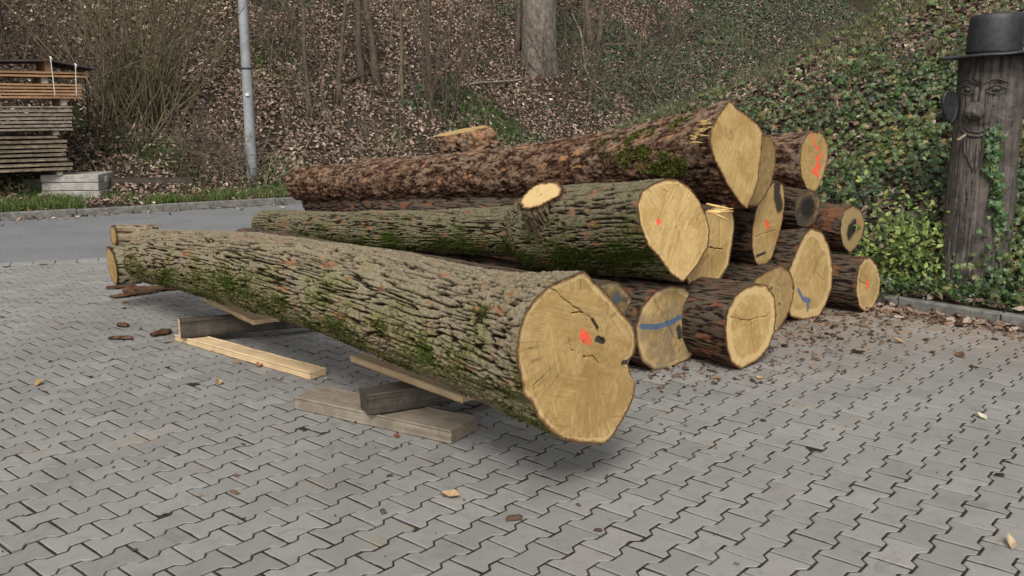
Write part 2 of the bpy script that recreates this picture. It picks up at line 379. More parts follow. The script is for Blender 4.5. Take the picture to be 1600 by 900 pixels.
# pavers: interlocking bone-shaped blocks, each a bevelled solid
yaw = .857406; U = np.array([math.cos(yaw), math.sin(yaw)]); VV = np.array([math.sin(yaw), -math.cos(yaw)]); O0 = np.array([-.0316, 3.122])
am = .0135; g_ = .0053; Hh = .0695
def outline(ins):
    hl = .1-g_-ins; w = Hh+am-g_-ins; nn = Hh-am-g_-ins; k = ins*.4
    top = [(-hl, w), (-.062-k*0+0, w), (-.038, nn), (.038, nn), (.062, w), (hl, w)]
    return np.array(top+[(-x, -y) for x, y in top])
o0, o1 = outline(0), outline(.0042)
T = np.concatenate([np.c_[o0, np.full(12, -.03)], np.c_[o0, np.full(12, -.0028)], np.c_[o1, np.zeros(12)]])
q = np.arange(12); q2 = (q+1) % 12
Fq = np.concatenate([np.stack([q2, q, q+12, q2+12], -1), np.stack([q2+12, q+12, q+24, q2+24], -1)])
Fa = np.array([[24, 25, 26, 33, 34, 35]]); Fb = np.array([[26, 27, 32, 33]]); Fc = np.array([[27, 28, 29, 30, 31, 32]])
I, J = np.meshgrid(np.arange(-60, 80), np.arange(-90, 60)); I = I.ravel(); J = J.ravel()
ctr = O0+((I+.5+.5*(J % 2))*.2)[:, None]*U+(J*.139)[:, None]*VV
dn = (ctr-RN0)@nN; dr = (ctr-KR0)@nR
ok = (dn < -.20) & (dr < -.10) & (ctr[:, 1] > -1.5) & (ctr[:, 0] > -10) & (ctr[:, 0] < 9)
ctr = ctr[ok]; nb = len(ctr)
jit = rng.normal(size=(nb, 4))*[.0009, .009, .009, .006]
B3 = np.einsum('ij,kj->ki', np.stack([U, VV], 1), T[:, :2])
Vp = np.empty((nb, 36, 3)); Vp[..., :2] = ctr[:, None]+B3[None]
Vp[..., 2] = T[None, :, 2]+jit[:, None, 0]+jit[:, None, 1]*T[None, :, 0]+jit[:, None, 2]*T[None, :, 1]-.0
off = (np.arange(nb)*36)[:, None, None]
tint = np.repeat(np.clip(.5+.5*rng.normal(size=nb)*.45, 0, 1), 36)
warm = np.repeat(rng.random(nb), 36)
n_ = NT('concrete paver'); co = n_.coord('Object')
f = n_.noise(co, 300, 3, .7); g = n_.noise(co, 2.2, 5, .6, .3); h = n_.noise(co, 14, 5, .65)
c = n_.mix(n_.attr('tint'), (.224, .221, .209), (.310, .305, .290))
c = n_.mix(n_.math('MULTIPLY', n_.rng(n_.attr('warm'), .75, 1.), .35), c, (.36, .335, .29))
c = n_.mix(n_.rng(f, .25, .75, 0, .55), c, (.115, .11, .10))
c = n_.mix(n_.rng(h, .45, .75, 0, .35), c, (.145, .135, .12))
c = n_.mix(n_.rng(n_.noise(co, .55, 4, .6, .6), .50, .68, 0, .38), c, (.15, .143, .128))
c = n_.mix(n_.rng(g, .52, .72, 0, .45), c, (.15, .14, .125))
c = n_.mix(n_.math('MULTIPLY', n_.rng(n_.noise(co, 3.1, 5, .7, .5), .60, .70), .5), c, (.26, .19, .12))
c = n_.mix(n_.rng(n_.noise(co, 5.5, 5, .7, .8), .56, .70, 0, .45), c, (.12, .11, .095))
dust = n_.attr('dust')
c = n_.mix(n_.math('MULTIPLY', dust, n_.rng(n_.noise(co, 7, 5, .7), .34, .62)), c, (.23, .165, .115))
M['paver'] = n_.done(c, .85, n_.bump(n_.math('ADD', f, n_.math('MULTIPLY', h, .5)), .35, .003), .25)
vx = Vp.reshape(-1, 3); drr = (vx[:, :2]-KR0)@nR
dust = .75*sstep(-1.5, -.15, drr)+.7*np.exp(-(((vx[:, 0]-1.9)/1.0)**2+((vx[:, 1]-6.6)/1.0)**2))
tag(mk('paved_yard', vx, [(Fq[None]+off).reshape(-1, 4), (Fa[None]+off).reshape(-1, 6), (Fb[None]+off).reshape(-1, 4), (Fc[None]+off).reshape(-1, 6)],
       M['paver'], smooth=False, attrs={'tint': tint, 'warm': warm, 'dust': np.clip(dust, 0, 1)}), kind='structure')
n_ = NT('joint soil'); co = n_.coord('Object')
M['joint'] = n_.done(n_.mix(n_.rng(n_.noise(co, 40, 5, .7), .35, .65), (.020, .015, .011), (.052, .040, .029)), .95, n_.bump(n_.noise(co, 150, 4), .6, .004), .1)
e0 = KR0+tR*10; e1 = KR0-tR*5.4
V = [(-12, -3, -.0046), (11, -3, -.0046), (*e0, -.0046), (*e1, -.0046), (*(RN0-tN*7), -.0046)]
tag(mk('joint_bed', np.array(V)-[0, 0, .006], np.array([[0, 1, 2, 3, 4]]), M['joint']), kind='structure')
jx, jy = np.meshgrid(np.arange(-5.6, 5.2, .022), np.arange(2.3, 9.4, .022)); jn, jm = jx.shape; jz = np.minimum(-.0048+.0045*fbm(jx*5, jy*5, 0, 120, 4)+.002*pn(jx*40, jy*40, 0, 121), -.0024)
jin = ((jx-KR0[0])*nR[0]+(jy-KR0[1])*nR[1] < -.01) & ((jx-RN0[0])*nN[0]+(jy-RN0[1])*nN[1] < -.02)
ii = (np.arange(jn-1)[:, None]*jm+np.arange(jm-1)[None]).ravel(); ii = ii[jin.ravel()[ii] & jin.ravel()[ii+jm+1]]
tag(mk('joint_sand', np.stack([jx, jy, jz], -1).reshape(-1, 3), np.stack([ii, ii+1, ii+jm+1, ii+jm], -1), M['joint']), kind='structure')
# border course between yard and road: plain pale setts
mb = MB()
for i in range(-60, 42):
    for r_, w in ((-.145, .10),):
        p = RN0+tN*(i*.205+.01)+nN*(-.105)
        V, F = box((*p, -.012+random.gauss(0, .001)), (*(tN*.0995), 0), (*(nN*.095), 0), (0, 0, .014), .005)
        mb.add(V, F, tint=random.random()*.4+.6, warm=random.random()*.6, dust=0.)
tag(mb.build('border_course', M['paver'], smooth=False), kind='structure')
# kerbs
def kerb(name, p0, t, n, a, b, hgt, w, zt):
    mb = MB(); s = a
    while s < b:
        L = 1.0; c = p0+t*(s+L/2)+n*w/2
        V, F = box((*c, zt-hgt/2+random.gauss(0, .003)), (*(t*(L/2-.004)), 0), (*(n*w/2), 0), (0, 0, hgt/2), .01); mb.add(V, F); s += L
    return tag(mb.build(name, M['concrete'], smooth=False), kind='structure')
kerb('kerb_right', KR0, tR, nR, -5.2, 9, .2, .085, .085)
kerb('kerb_far', KF0, tF, nF, -14, 16, .2, .11, .10)

# ------------------------------------------------------------------ logs
def poly_radius(P, NTH, sm):
    """radius by angle of a closed star-shaped polygon P (k,2) about the origin"""
    Q = np.concatenate([P, P[:1]]); D = []
    for a, b in zip(Q[:-1], Q[1:]): D.append(a+(b-a)*np.linspace(0, 1, 30)[:-1, None])
    D = np.concatenate(D); an = np.arctan2(D[:, 1], D[:, 0]); rr = np.hypot(D[:, 0], D[:, 1])
    o = np.argsort(an); an, rr = an[o], rr[o]
    th = -math.pi+np.arange(NTH)*2*math.pi/NTH
    r = np.interp(th, np.concatenate([an-2*math.pi, an, an+2*math.pi]), np.tile(rr, 3))
    k = max(1, int(NTH*sm)); w = np.hanning(2*k+3)[1:-1]; w /= w.sum()
    r = np.convolve(np.concatenate([r[-k:], r, r[:k]]), w, 'valid')
    return th, r
def seg_dist(A, pts):
    d = np.full(len(A), 9.)
    pts = np.asarray(pts)
    if len(pts) == 1: return np.linalg.norm(A-pts[0], axis=1)
    for a, b in zip(pts[:-1], pts[1:]):
        ab = b-a; t = np.clip(((A-a)@ab)/(ab@ab+1e-12), 0, 1); d = np.minimum(d, np.linalg.norm(A-a-t[:, None]*ab, axis=1))
    return d
def bark_h(kind, s, x, y, seed):
    """height field 0..1 of bark at axial position s and cross-section point (x,y) metres"""
    if kind == 'oak':
        a, b = .30, .0215; wx = .30*pn(s/.35, x/.15, y/.15, seed+9); 
        n1 = pn(s/a+wx*3, x/b+wx*1.5, y/b+wx*1.5, seed); n2 = pn(s/.13, x/.014, y/.014, seed+3); n3 = pn(s/.03, x/.014, y/.014, seed+5)
        r = np.abs(n1)*1.9+np.abs(n2)*.55
        h = sstep(.03, .55, r)*.8+.2*sstep(-.2, .6, n3)
        cut = sstep(.0, .08, np.abs(pn(s/.075, x/.05, y/.05, seed+7)))
        return np.clip(h*(.66+.34*cut), 0, 1)
    if kind == 'red':
        n1 = pn(s/.10, x/.045, y/.045, seed); n2 = pn(s/.04, x/.022, y/.022, seed+3); n3 = pn(s/.016, x/.012, y/.012, seed+4)
        return np.clip(.45+.35*n1+.3*n2+.22*n3, 0, 1)
    n1 = pn(s/.20, x/.024, y/.024, seed); n2 = pn(s/.06, x/.02, y/.02, seed+3)
    return np.clip(sstep(.02, .5, np.abs(n1)*1.7)*.7+.15+.3*n2, 0, 1)

def make_log(name, label, group, out_px, zb, far_px, far_z, r_mid, r_far, flare=.5, kind='dark', mat='bark_dark', depth=.012, NTH=200, ds=.016,
             marks=(), cracks=(), stains=(), sap=.03, tone=(1, 1, 1), grey=0., sawang=.4, moss=None, peel=.2, lichen=.3, bend=(0, 0), cat='log', bump=None,
             seed=None, smooth=.012, NR=64, pith=None, far_pos=None, lump=.05, rootname=None, L_max=None, cut_back=0., swell=None, crack_w=.0017):
    seed = seed if seed is not None else len(WO) % 50
    out_px = np.array(out_px, float); low = out_px[np.argmax(out_px[:, 1])]
    Q = PZ(low[0], low[1], zb); d = nrm([-.668, .744, 0])
    Qf = Q
    for _ in range(4):
        Q = Qf+d*cut_back
        e1 = nrm(np.cross(d, [0, 0, 1])); e2 = np.cross(e1, d)
        pts = []
        for p in out_px:
            r_ = ray(*p); t = ((Q-CP)@d)/(r_@d); pts.append(CP+r_*t)
        pts = np.array(pts); A = np.stack([pts@e1, pts@e2], 1)
        # area centroid
        x, y = A[:, 0]-A[0, 0], A[:, 1]-A[0, 1]; x2, y2 = np.roll(x, -1), np.roll(y, -1); cr = x*y2-x2*y
        cen = np.array([((x+x2)*cr).sum(), ((y+y2)*cr).sum()])/(3*cr.sum())+A[0]
        near = e1*cen[0]+e2*cen[1]+d*(Q@d)
        fp = np.array(far_pos, float) if far_pos is not None else PZ(far_px[0], far_px[1], far_z)
        if L_max and np.linalg.norm(fp-near) > L_max: fp = near+nrm(fp-near)*L_max
        d = nrm(fp-near)
    e1 = nrm(np.cross(d, [0, 0, 1])); e2 = np.cross(e1, d)
    A = A-cen; L = np.linalg.norm(fp-near)
    th, Rn = poly_radius(A, NTH, smooth)
    NS = int(L/ds); s = np.linspace(0, 1, NS)**1.03*L
    ct, st = np.cos(th), np.sin(th)
    Sg, TH = np.meshgrid(s, th, indexing='ij'); 
    w = np.exp(-(Sg/flare)**1.3)
    Rr = r_mid+(r_far-r_mid)*(Sg/L)
    if swell: Rr = Rr+swell[1]/(1+np.exp((Sg-swell[0])/.04))
    Rs = w*Rn[None]+(1-w)*Rr*(1+lump*pn(Sg/.9, ct[None]*1.2, st[None]*1.2, seed+20)+lump*.6*pn(Sg/.35, ct[None]*2, st[None]*2, seed+21))
    if bump:   # branch collar: the trunk bulges out towards a branch stub
        bp, ba, bs, bt, bs2 = bump; s0 = (bp-near)@d; rv = bp-near-d*s0; t0 = math.atan2(rv@e2, rv@e1); da = np.abs((TH-t0+math.pi) % (2*math.pi)-math.pi)
        Rs = Rs+ba*np.exp(-(da/bt)**2)*np.where(Sg > s0, np.exp(-((Sg-s0)/bs)**2), np.exp(-((Sg-s0)/bs2)**2))
    bx, by = ct[None]*Rs, st[None]*Rs
    h = bark_h(kind, Sg, bx, by, seed)
    k_ = np.hanning(41); k_ /= k_.sum(); hs_ = np.stack([np.convolve(np.concatenate([r_[-20:], r_, r_[:20]]), k_, 'valid') for r_ in h[:12]])
    e_ = .88*np.exp(-Sg[:12]/.02); h[:12] = h[:12]*(1-e_)+hs_*e_+e_*.1
    Rd = Rs+depth*(h-.75)
    bendv = np.sin(math.pi*Sg/L)
    P = near+d*Sg[..., None]+(e1*bend[0]+e2*bend[1])*bendv[..., None]+Rd[..., None]*(ct[None, :, None]*e1+st[None, :, None]*e2)
    # ragged near rim
    P += d*(.004*pn(th*8, seed)[None]*np.exp(-Sg/.02))[..., None]
    nz = st[None]*e2[2]+ct[None]*e1[2]; 
    mo = np.zeros_like(Sg)
    if moss:  # (amount, centre angle deg, width deg) measured from +e1 towards up
        am_, ca, wd = moss
        da = np.abs((TH-R(ca)+math.pi) % (2*math.pi)-math.pi)
        mo = np.clip(am_*np.exp(-(da/R(wd))**2)+.75*am_*fbm(Sg/.22, bx/.10, by/.10, seed+30, 3), 0, 1)*np.clip(am_*1.5, 0, 1)
    pe = sstep(.92-peel, 1.08-peel, .5+.6*fbm(Sg/.13, bx/.06, by/.06, seed+33, 3))
    li = np.clip(lichen*(.4+.6*sstep(-.3, .5, nz))+lichen*.8*fbm(Sg/.4, bx/.25, by/.25, seed+36, 2), 0, 1)
    i = (np.arange(NS-1)[:, None]*NTH); j = np.arange(NTH)[None]; j2 = (j+1) % NTH
    F = np.stack([i+j, i+j2, i+NTH+j2, i+NTH+j], -1).reshape(-1, 4)
    base = np.array([near[0]+d[0]*L/2, near[1]+d[1]*L/2, min(P[..., 2].min(), 9)])
    root = thing(rootname or name, base, label, cat, group)
    ob = mk('bark', P.reshape(-1, 3), F, M[mat], root, attrs={'crest': h.ravel(), 'moss': mo.ravel(), 'peel': pe.ravel(), 'lichen': li.ravel()})
    # near face
    pc = np.zeros(2)
    if pith is not None:
        r_ = ray(*pith); t = ((Q-CP)@d)/(r_@d); p3 = CP+r_*t; pc = np.array([p3@e1, p3@e2])-cen
    def plane2d(pp):
        o = []
        for p in pp:
            r_ = ray(*p); t = ((Q-CP)@d)/(r_@d); p3 = CP+r_*t; o.append(np.array([p3@e1, p3@e2])-cen)
        return np.array(o)
    fr = np.concatenate([np.linspace(0, .9, NR-14)[1:], np.linspace(.9, 1, 15)[1:]]); 
    Rim = Rd[0]
    q_ = np.stack([ct*Rim, st*Rim], 1)
    A2 = pc+(q_[None]-pc)*fr[:, None, None]
    A2 = np.concatenate([pc[None], A2.reshape(-1, 2)])
    rim = np.concatenate([[Rim.mean()], (np.linalg.norm(q_-pc, axis=1)[None]*(1-fr[:, None])).ravel()])
    at = {k: np.zeros(len(A2)) for k in ('red', 'blue', 'crack', 'stain')}
    for colr, wpx, pp in marks:
        q2d = plane2d(pp); sc = .5*wpx/FPX*np.linalg.norm(near-CP)
        dd = seg_dist(A2, q2d); dd = dd+sc*.35*pn(A2[:, 0]*70, A2[:, 1]*70, seed=3)
        at[colr] = np.maximum(at[colr], 1-sstep(.55, 1.5, dd/sc)) 
    for pp in cracks:
        q2d = plane2d(pp); dd = seg_dist(A2+.006*np.stack([pn(A2[:, 0]*28, A2[:, 1]*28, seed=5), pn(A2[:, 0]*28, A2[:, 1]*28, seed=6)], 1), q2d)
        at['crack'] = np.maximum(at['crack'], 1-sstep(crack_w*.3, crack_w*1.6, dd))
    for rad, pp in stains:
        q2d = plane2d(pp); sc = rad/FPX*np.linalg.norm(near-CP); dd = seg_dist(A2, q2d)
        at['stain'] = np.maximum(at['stain'], 1-sstep(.0, 1.7, dd/sc))
    zz = .0025*pn(A2[:, 0]*9, A2[:, 1]*9, seed=seed)+.0012*pn(A2[:, 0]*40, A2[:, 1]*40, seed=seed+1)-.012*at['crack']
    zz = zz*sstep(0, .02, rim)
    zrim = (.004*pn(th*8, seed)); zz[1:] += np.tile(zrim, len(fr))*np.repeat(sstep(.8, 1, fr), NTH)
    PF = near+A2[:, :1]*e1+A2[:, 1:]*e2-d*(zz*-1)[:, None]*-1
    i = 1+(np.arange(len(fr)-1)[:, None]*NTH)
    Ff = np.stack([i+j2, i+j, i+NTH+j, i+NTH+j2], -1).reshape(-1, 4)
    F3 = np.stack([np.zeros(NTH, int), 1+j2[0], 1+j[0]], -1)
    N_ = len(A2)
    at.update({'fuv': np.c_[A2-pc, np.full(N_, seed*1.7)], 'rim': rim, 'sapw': np.full(N_, sap), 'tone': np.tile([*tone, 1.], (N_, 1)), 'grey': np.full(N_, grey), 'sawang': np.full(N_, sawang)})
    fc = mk('cut_face', PF, [Ff, F3], M['face'], root, attrs=at)
    # far face
    q_ = np.stack([ct*Rd[-1], st*Rd[-1]], 1); fr2 = np.linspace(0, 1, 12)[1:]
    A3 = np.concatenate([[[0, 0]], (q_[None]*fr2[:, None, None]).reshape(-1, 2)]); fa = near+d*L
    rim3 = np.concatenate([[.2], (np.linalg.norm(q_, axis=1)[None]*(1-fr2[:, None])).ravel()])
    P3 = fa+A3[:, :1]*e1+A3[:, 1:]*e2
    i = 1+(np.arange(len(fr2)-1)[:, None]*NTH)
    F4 = np.stack([i+j, i+j2, i+NTH+j2, i+NTH+j], -1).reshape(-1, 4); F3b = np.stack([np.zeros(NTH, int), 1+j[0], 1+j2[0]], -1); n3 = len(A3); z3 = np.zeros(n3)
    mk('cut_face', P3, [F4, F3b], M['face'], root, attrs={'fuv': np.c_[A3, z3+seed], 'rim': rim3, 'sapw': z3+.03, 'tone': np.ones((n3, 4))*.8, 'grey': z3+.5, 'sawang': z3, 'red': z3, 'blue': z3, 'crack': z3, 'stain': z3})
    return dict(root=root, near=near, d=d, e1=e1, e2=e2, L=L, P=P, h=h, moss=mo, th=th, s=s, Rn=Rn, Q=Q, Qf=Qf)
def c7(l): return [(750+x/2.646, 380+y/2.646) for x, y in l]
def c8(l): return [(940+x/2, 150+y/2) for x, y in l]
def c6(l): return [(1060+x/4.09, 140+y/4.09) for x, y in l]
G = 'felled logs stacked in the paved yard'
L1 = make_log('oak_log', 'huge oak log in front, resting on timber beams, red dot on its end', G,
    c7([(430, 115), (500, 180), (570, 260), (635, 345), (646, 400), (640, 455), (612, 492), (622, 540), (645, 580), (635, 640), (610, 700), (575, 760), (540, 810), (510, 832), (450, 832), (390, 824), (330, 805), (285, 770), (240, 730), (213, 662), (173, 625), (165, 560), (152, 500), (150, 440), (165, 350), (185, 290), (220, 235), (280, 180), (350, 145)]),
    .20, (236, 401), .44, .288, .205, flare=.30, bend=(0, .075), kind='oak', mat='bark_oak', depth=.028, NTH=440, ds=.0065, smooth=.006, NR=84,
    marks=[('red', 15, [(911, 522), (913, 528)]), ('red', 6, [(918, 524), (921, 537)])],
    cracks=[c7(l) for l in ([(370, 400), (380, 440), (430, 470), (470, 468), (495, 500)], [(270, 170), (330, 215), (400, 270), (450, 300), (475, 330), (490, 370)], [(490, 390), (505, 400), (515, 410)], [(380, 290), (430, 285)])],
    stains=[(7, c7([(485, 395), (510, 405)])), (4, c7([(465, 315), (485, 350)])), (5, c7([(590, 495), (625, 485)]))], sap=.022, tone=(.94, .87, .76), sawang=-.15, moss=(.60, 208, 56), peel=.12, lichen=.22, seed=4, pith=c7([(425, 400)])[0], lump=.055)
L3 = make_log('oak_log', 'log on the ground with a curved blue stroke across its grey-brown end', G,
    c8([(215, 590), (260, 596), (282, 622), (292, 655), (318, 690), (316, 740), (305, 790), (270, 825), (215, 850), (165, 860), (125, 830), (110, 780), (105, 720), (125, 660), (165, 610)]),
    .0, None, 0, .25, .2, far_pos=(-2.1, 8.9, .24), mat='bark_dark', grey=.6, sap=.035, marks=[('blue', 9, [(1003, 510), (1025, 511), (1048, 504), (1072, 490)])],
    cracks=[c8(l) for l in ([(165, 635), (200, 700), (230, 760), (255, 820)], [(265, 655), (300, 650)])], stains=[(9, c8([(280, 650), (305, 680), (310, 740)])), (7, c8([(240, 725), (245, 750)]))], tone=(1., .93, .84), seed=11, peel=.25)
L2 = make_log('oak_log', 'low log mostly hidden behind the huge front log, blue mark on its dark end', G,
    [(945, 440), (965, 440), (985, 460), (992, 490), (992, 535), (978, 575), (940, 592), (905, 555), (900, 490), (915, 455)],
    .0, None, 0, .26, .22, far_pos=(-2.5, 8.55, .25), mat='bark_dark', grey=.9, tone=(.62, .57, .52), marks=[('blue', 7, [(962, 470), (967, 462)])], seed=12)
def px_rim(px, Q, nv, NTH=96, sm=.01):
    nv = nrm(nv); e1 = nrm(np.cross(-nv, [0, 0, 1])) if abs(nv[2]) < .95 else np.array([1., 0, 0]); e2 = np.cross(e1, -nv)
    P = []
    for p in px:
        r_ = ray(*p); P.append(CP+r_*(((Q-CP)@nv)/(r_@nv)))
    P = np.array(P); c = P.mean(0); A = np.stack([(P-c)@e1, (P-c)@e2], 1)
    th, r = poly_radius(A, NTH, sm)
    return c, np.stack([np.cos(th)*r, np.sin(th)*r], 1), e1, e2
bn = nrm([-.42, -.50, .76])
c_, rim_, a1, a2 = px_rim([(780+x/4, 260+y/4) for x, y in ((118, 228), (148, 178), (200, 126), (260, 99), (330, 92), (380, 103), (402, 140), (385, 182), (330, 212), (260, 252), (190, 270), (138, 264))], PY(848, 305, 5.74), bn, 200, .010)
STUB4 = (c_.copy(), rim_.copy(), a1.copy(), a2.copy())
L4 = make_log('oak_log', 'mossy log with a pale sawn branch stub and red dot on its pear-shaped end', G,
    c8([(160, 275), (200, 258), (240, 262), (275, 285), (305, 325), (325, 370), (338, 420), (335, 470), (300, 530), (255, 583), (215, 555), (180, 505), (145, 470), (120, 400), (112, 340), (125, 300)]),
    .545, (415, 352), .41, .172, .15, swell=(1.24, .105), flare=.5, bump=(c_, .075, .16, .6, .40), kind='oak', mat='bark_moss', depth=.024, NTH=300, ds=.009, smooth=.01, bend=(-.03, -.04),
    marks=[('red', 11, [(1029, 346)])], cracks=[c8(l) for l in ([(233, 275), (235, 310)], [(195, 295), (212, 303)], [(270, 312), (280, 300)])], sap=.02, tone=(1.08, 1.07, 1.10), sawang=.9, moss=(.72, 222, 48), peel=.14, lichen=.20, seed=21, lump=.09)
L5 = make_log('oak_log', 'cracked yellow log end tucked right behind the red-dotted pear-shaped end', G,
    c8([(410, 350), (416, 400), (407, 470), (397, 530), (370, 575), (320, 608), (280, 605), (262, 570), (255, 500), (270, 430), (300, 380), (345, 345), (385, 335)]),
    .42, None, 0, .25, .2, far_pos=(-2.0, 9.55, .62), tone=(1.0, .92, .78), cracks=[c8(l) for l in ([(372, 385), (368, 500)], [(330, 440), (335, 560), (330, 590)], [(320, 470), (380, 480)])], seed=14, sawang=1.4, crack_w=.003)
L13 = make_log('oak_log', 'round clean-cut log on the ground with a broad pale rim', G,
    c8([(480, 588), (515, 590), (540, 625), (547, 680), (540, 740), (520, 790), (490, 825), (435, 856), (405, 835), (390, 790), (385, 730), (392, 670), (420, 620), (450, 597)]),
    .0, None, 0, .245, .2, far_pos=(-1.75, 9.05, .23), sap=.055, cracks=[c8(l) for l in ([(405, 690), (440, 700), (470, 700)], [(455, 705), (480, 695), (520, 688)], [(462, 700), (470, 715)])], seed=15, sawang=.2, peel=.3, tone=(1.0, .96, .94))
L14 = make_log('oak_log', 'brown dotted log end half hidden behind the round pale-rimmed log', G,
    c8([(480, 570), (520, 545), (560, 528), (590, 550), (603, 590), (598, 640), (580, 690), (550, 735), (520, 740), (490, 700), (470, 640), (466, 600)]),
    .0, None, 0, .21, .18, far_pos=(-1.1, 9.75, .2), sap=.012, tone=(.9, .78, .64), grey=.2, stains=[(3, c8([(530, 600)])), (3, c8([(555, 650)])), (3, c8([(540, 690)])), (4, c8([(600, 600)]))], seed=16)
L7 = make_log('oak_log', 'tall narrow log end with a black streak above its red dot', G,
    c8([(545, 262), (568, 275), (573, 330), (566, 390), (551, 450), (530, 510), (500, 540), (480, 520), (470, 480), (469, 420), (478, 370), (490, 330), (515, 290)]),
    .43, None, 0, .24, .2, far_pos=(-1.6, 10.0, .8), marks=[('red', 9, [(1198, 347), (1199, 354)])], cracks=[c8([(470, 445), (500, 432), (545, 420)])], stains=[(13, c8([(550, 270), (548, 310), (556, 345)])), (3, c8([(485, 500), (510, 490)]))], tone=(.92, .88, .78), sap=.012, seed=17, sawang=1.6)
L12 = make_log('oak_log', 'large pear-shaped log on the ground with a blue squiggle low on its end', G,
    c8([(655, 412), (690, 425), (712, 470), (723, 540), (720, 600), (700, 655), (680, 690), (630, 701), (590, 690), (575, 640), (572, 580), (590, 530), (615, 470), (635, 430)]),
    .0, None, 0, .27, .2, far_pos=(-.1, 9.7, .25), sap=.06, marks=[('blue', 6, [(1247, 453), (1254, 466), (1262, 472), (1262, 484)]), ('blue', 8, [(1257, 468), (1264, 470)])],
    cracks=[c8([(648, 500), (668, 550), (695, 578)])], tone=(.97, .86, .72), seed=18, sawang=.75)
L11 = make_log('oak_log', 'rightmost log on the ground beside the kerb, small red spray on its oval end', G,
    c8([(840, 503), (862, 530), (873, 575), (868, 620), (850, 660), (825, 677), (805, 660), (795, 620), (797, 570), (805, 530), (820, 508)]),
    .0, None, 0, .2, .17, far_pos=(.6, 9.3, .19), marks=[('red', 6, [(1355, 441), (1356, 449)])], cracks=[c8([(800, 575), (828, 588)]), c8([(822, 598), (828, 610)])], sap=.035, tone=(.98, .88, .72), seed=19, sawang=.7)
L10 = make_log('oak_log', 'small log with a dark heart and red fleck, lying on top of the rightmost log', G,
    c8([(785, 340), (810, 355), (823, 395), (815, 440), (795, 475), (775, 492), (755, 470), (746, 430), (748, 390), (760, 355)]),
    .40, None, 0, .18, .15, far_pos=(.5, 9.25, .62), marks=[('red', 6, [(1341, 350), (1342, 356)])], stains=[(15, c8([(775, 425), (788, 408)]))], tone=(.85, .68, .48), sap=.0, seed=20, peel=.45)
L9 = make_log('oak_log', 'dark weathered log end wedged under the red-squiggled log', G,
    c8([(665, 295), (685, 320), (681, 360), (665, 395), (640, 411), (615, 405), (603, 370), (605, 330), (625, 300), (645, 293)]),
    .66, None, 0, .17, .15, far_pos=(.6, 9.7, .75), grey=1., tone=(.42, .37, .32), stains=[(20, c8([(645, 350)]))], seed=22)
L8 = make_log('oak_log', 'reddish top log at the back with a long red squiggle on its end', G,
    c8([(655, 108), (690, 115), (710, 150), (708, 200), (695, 250), (680, 285), (665, 304), (640, 290), (622, 250), (618, 200), (625, 150), (640, 120)]),
    .91, None, 0, .215, .15, far_pos=(-2.0, 12.1, .76), kind='red', mat='bark_red', depth=.014, marks=[('red', 3.5, [(1268, 208), (1272, 224), (1281, 236), (1285, 243), (1276, 250)]), ('red', 6, [(1276, 246), (1279, 258), (1270, 268), (1278, 274)]), ('red', 4, [(1282, 258), (1276, 270)])],
    tone=(1., .83, .6), sap=.012, seed=23, peel=.14, lichen=.4)
# top log: butt flare with a stepped felling cut
f1 = c6([(325, 62), (372, 112), (440, 158), (502, 210), (541, 262), (536, 350), (526, 470), (511, 590), (482, 680), (440, 767), (405, 742), (360, 682), (310, 610), (268, 530), (228, 450), (198, 345), (205, 250), (240, 178), (290, 108)])
L6 = make_log('oak_log', 'long red-brown log on top of the pile, flared butt with stepped pointed cut', G,
    f1, .93, (468, 287), .80, .235, .175, flare=.62, kind='red', mat='bark_red', depth=.020, NTH=300, ds=.009, smooth=.006, 
    tone=(1.02, .95, .82), sap=.01, moss=(.0, 250, 40), peel=.11, lichen=.30, seed=24, sawang=1.1, bend=(0, -.05), lump=.08)


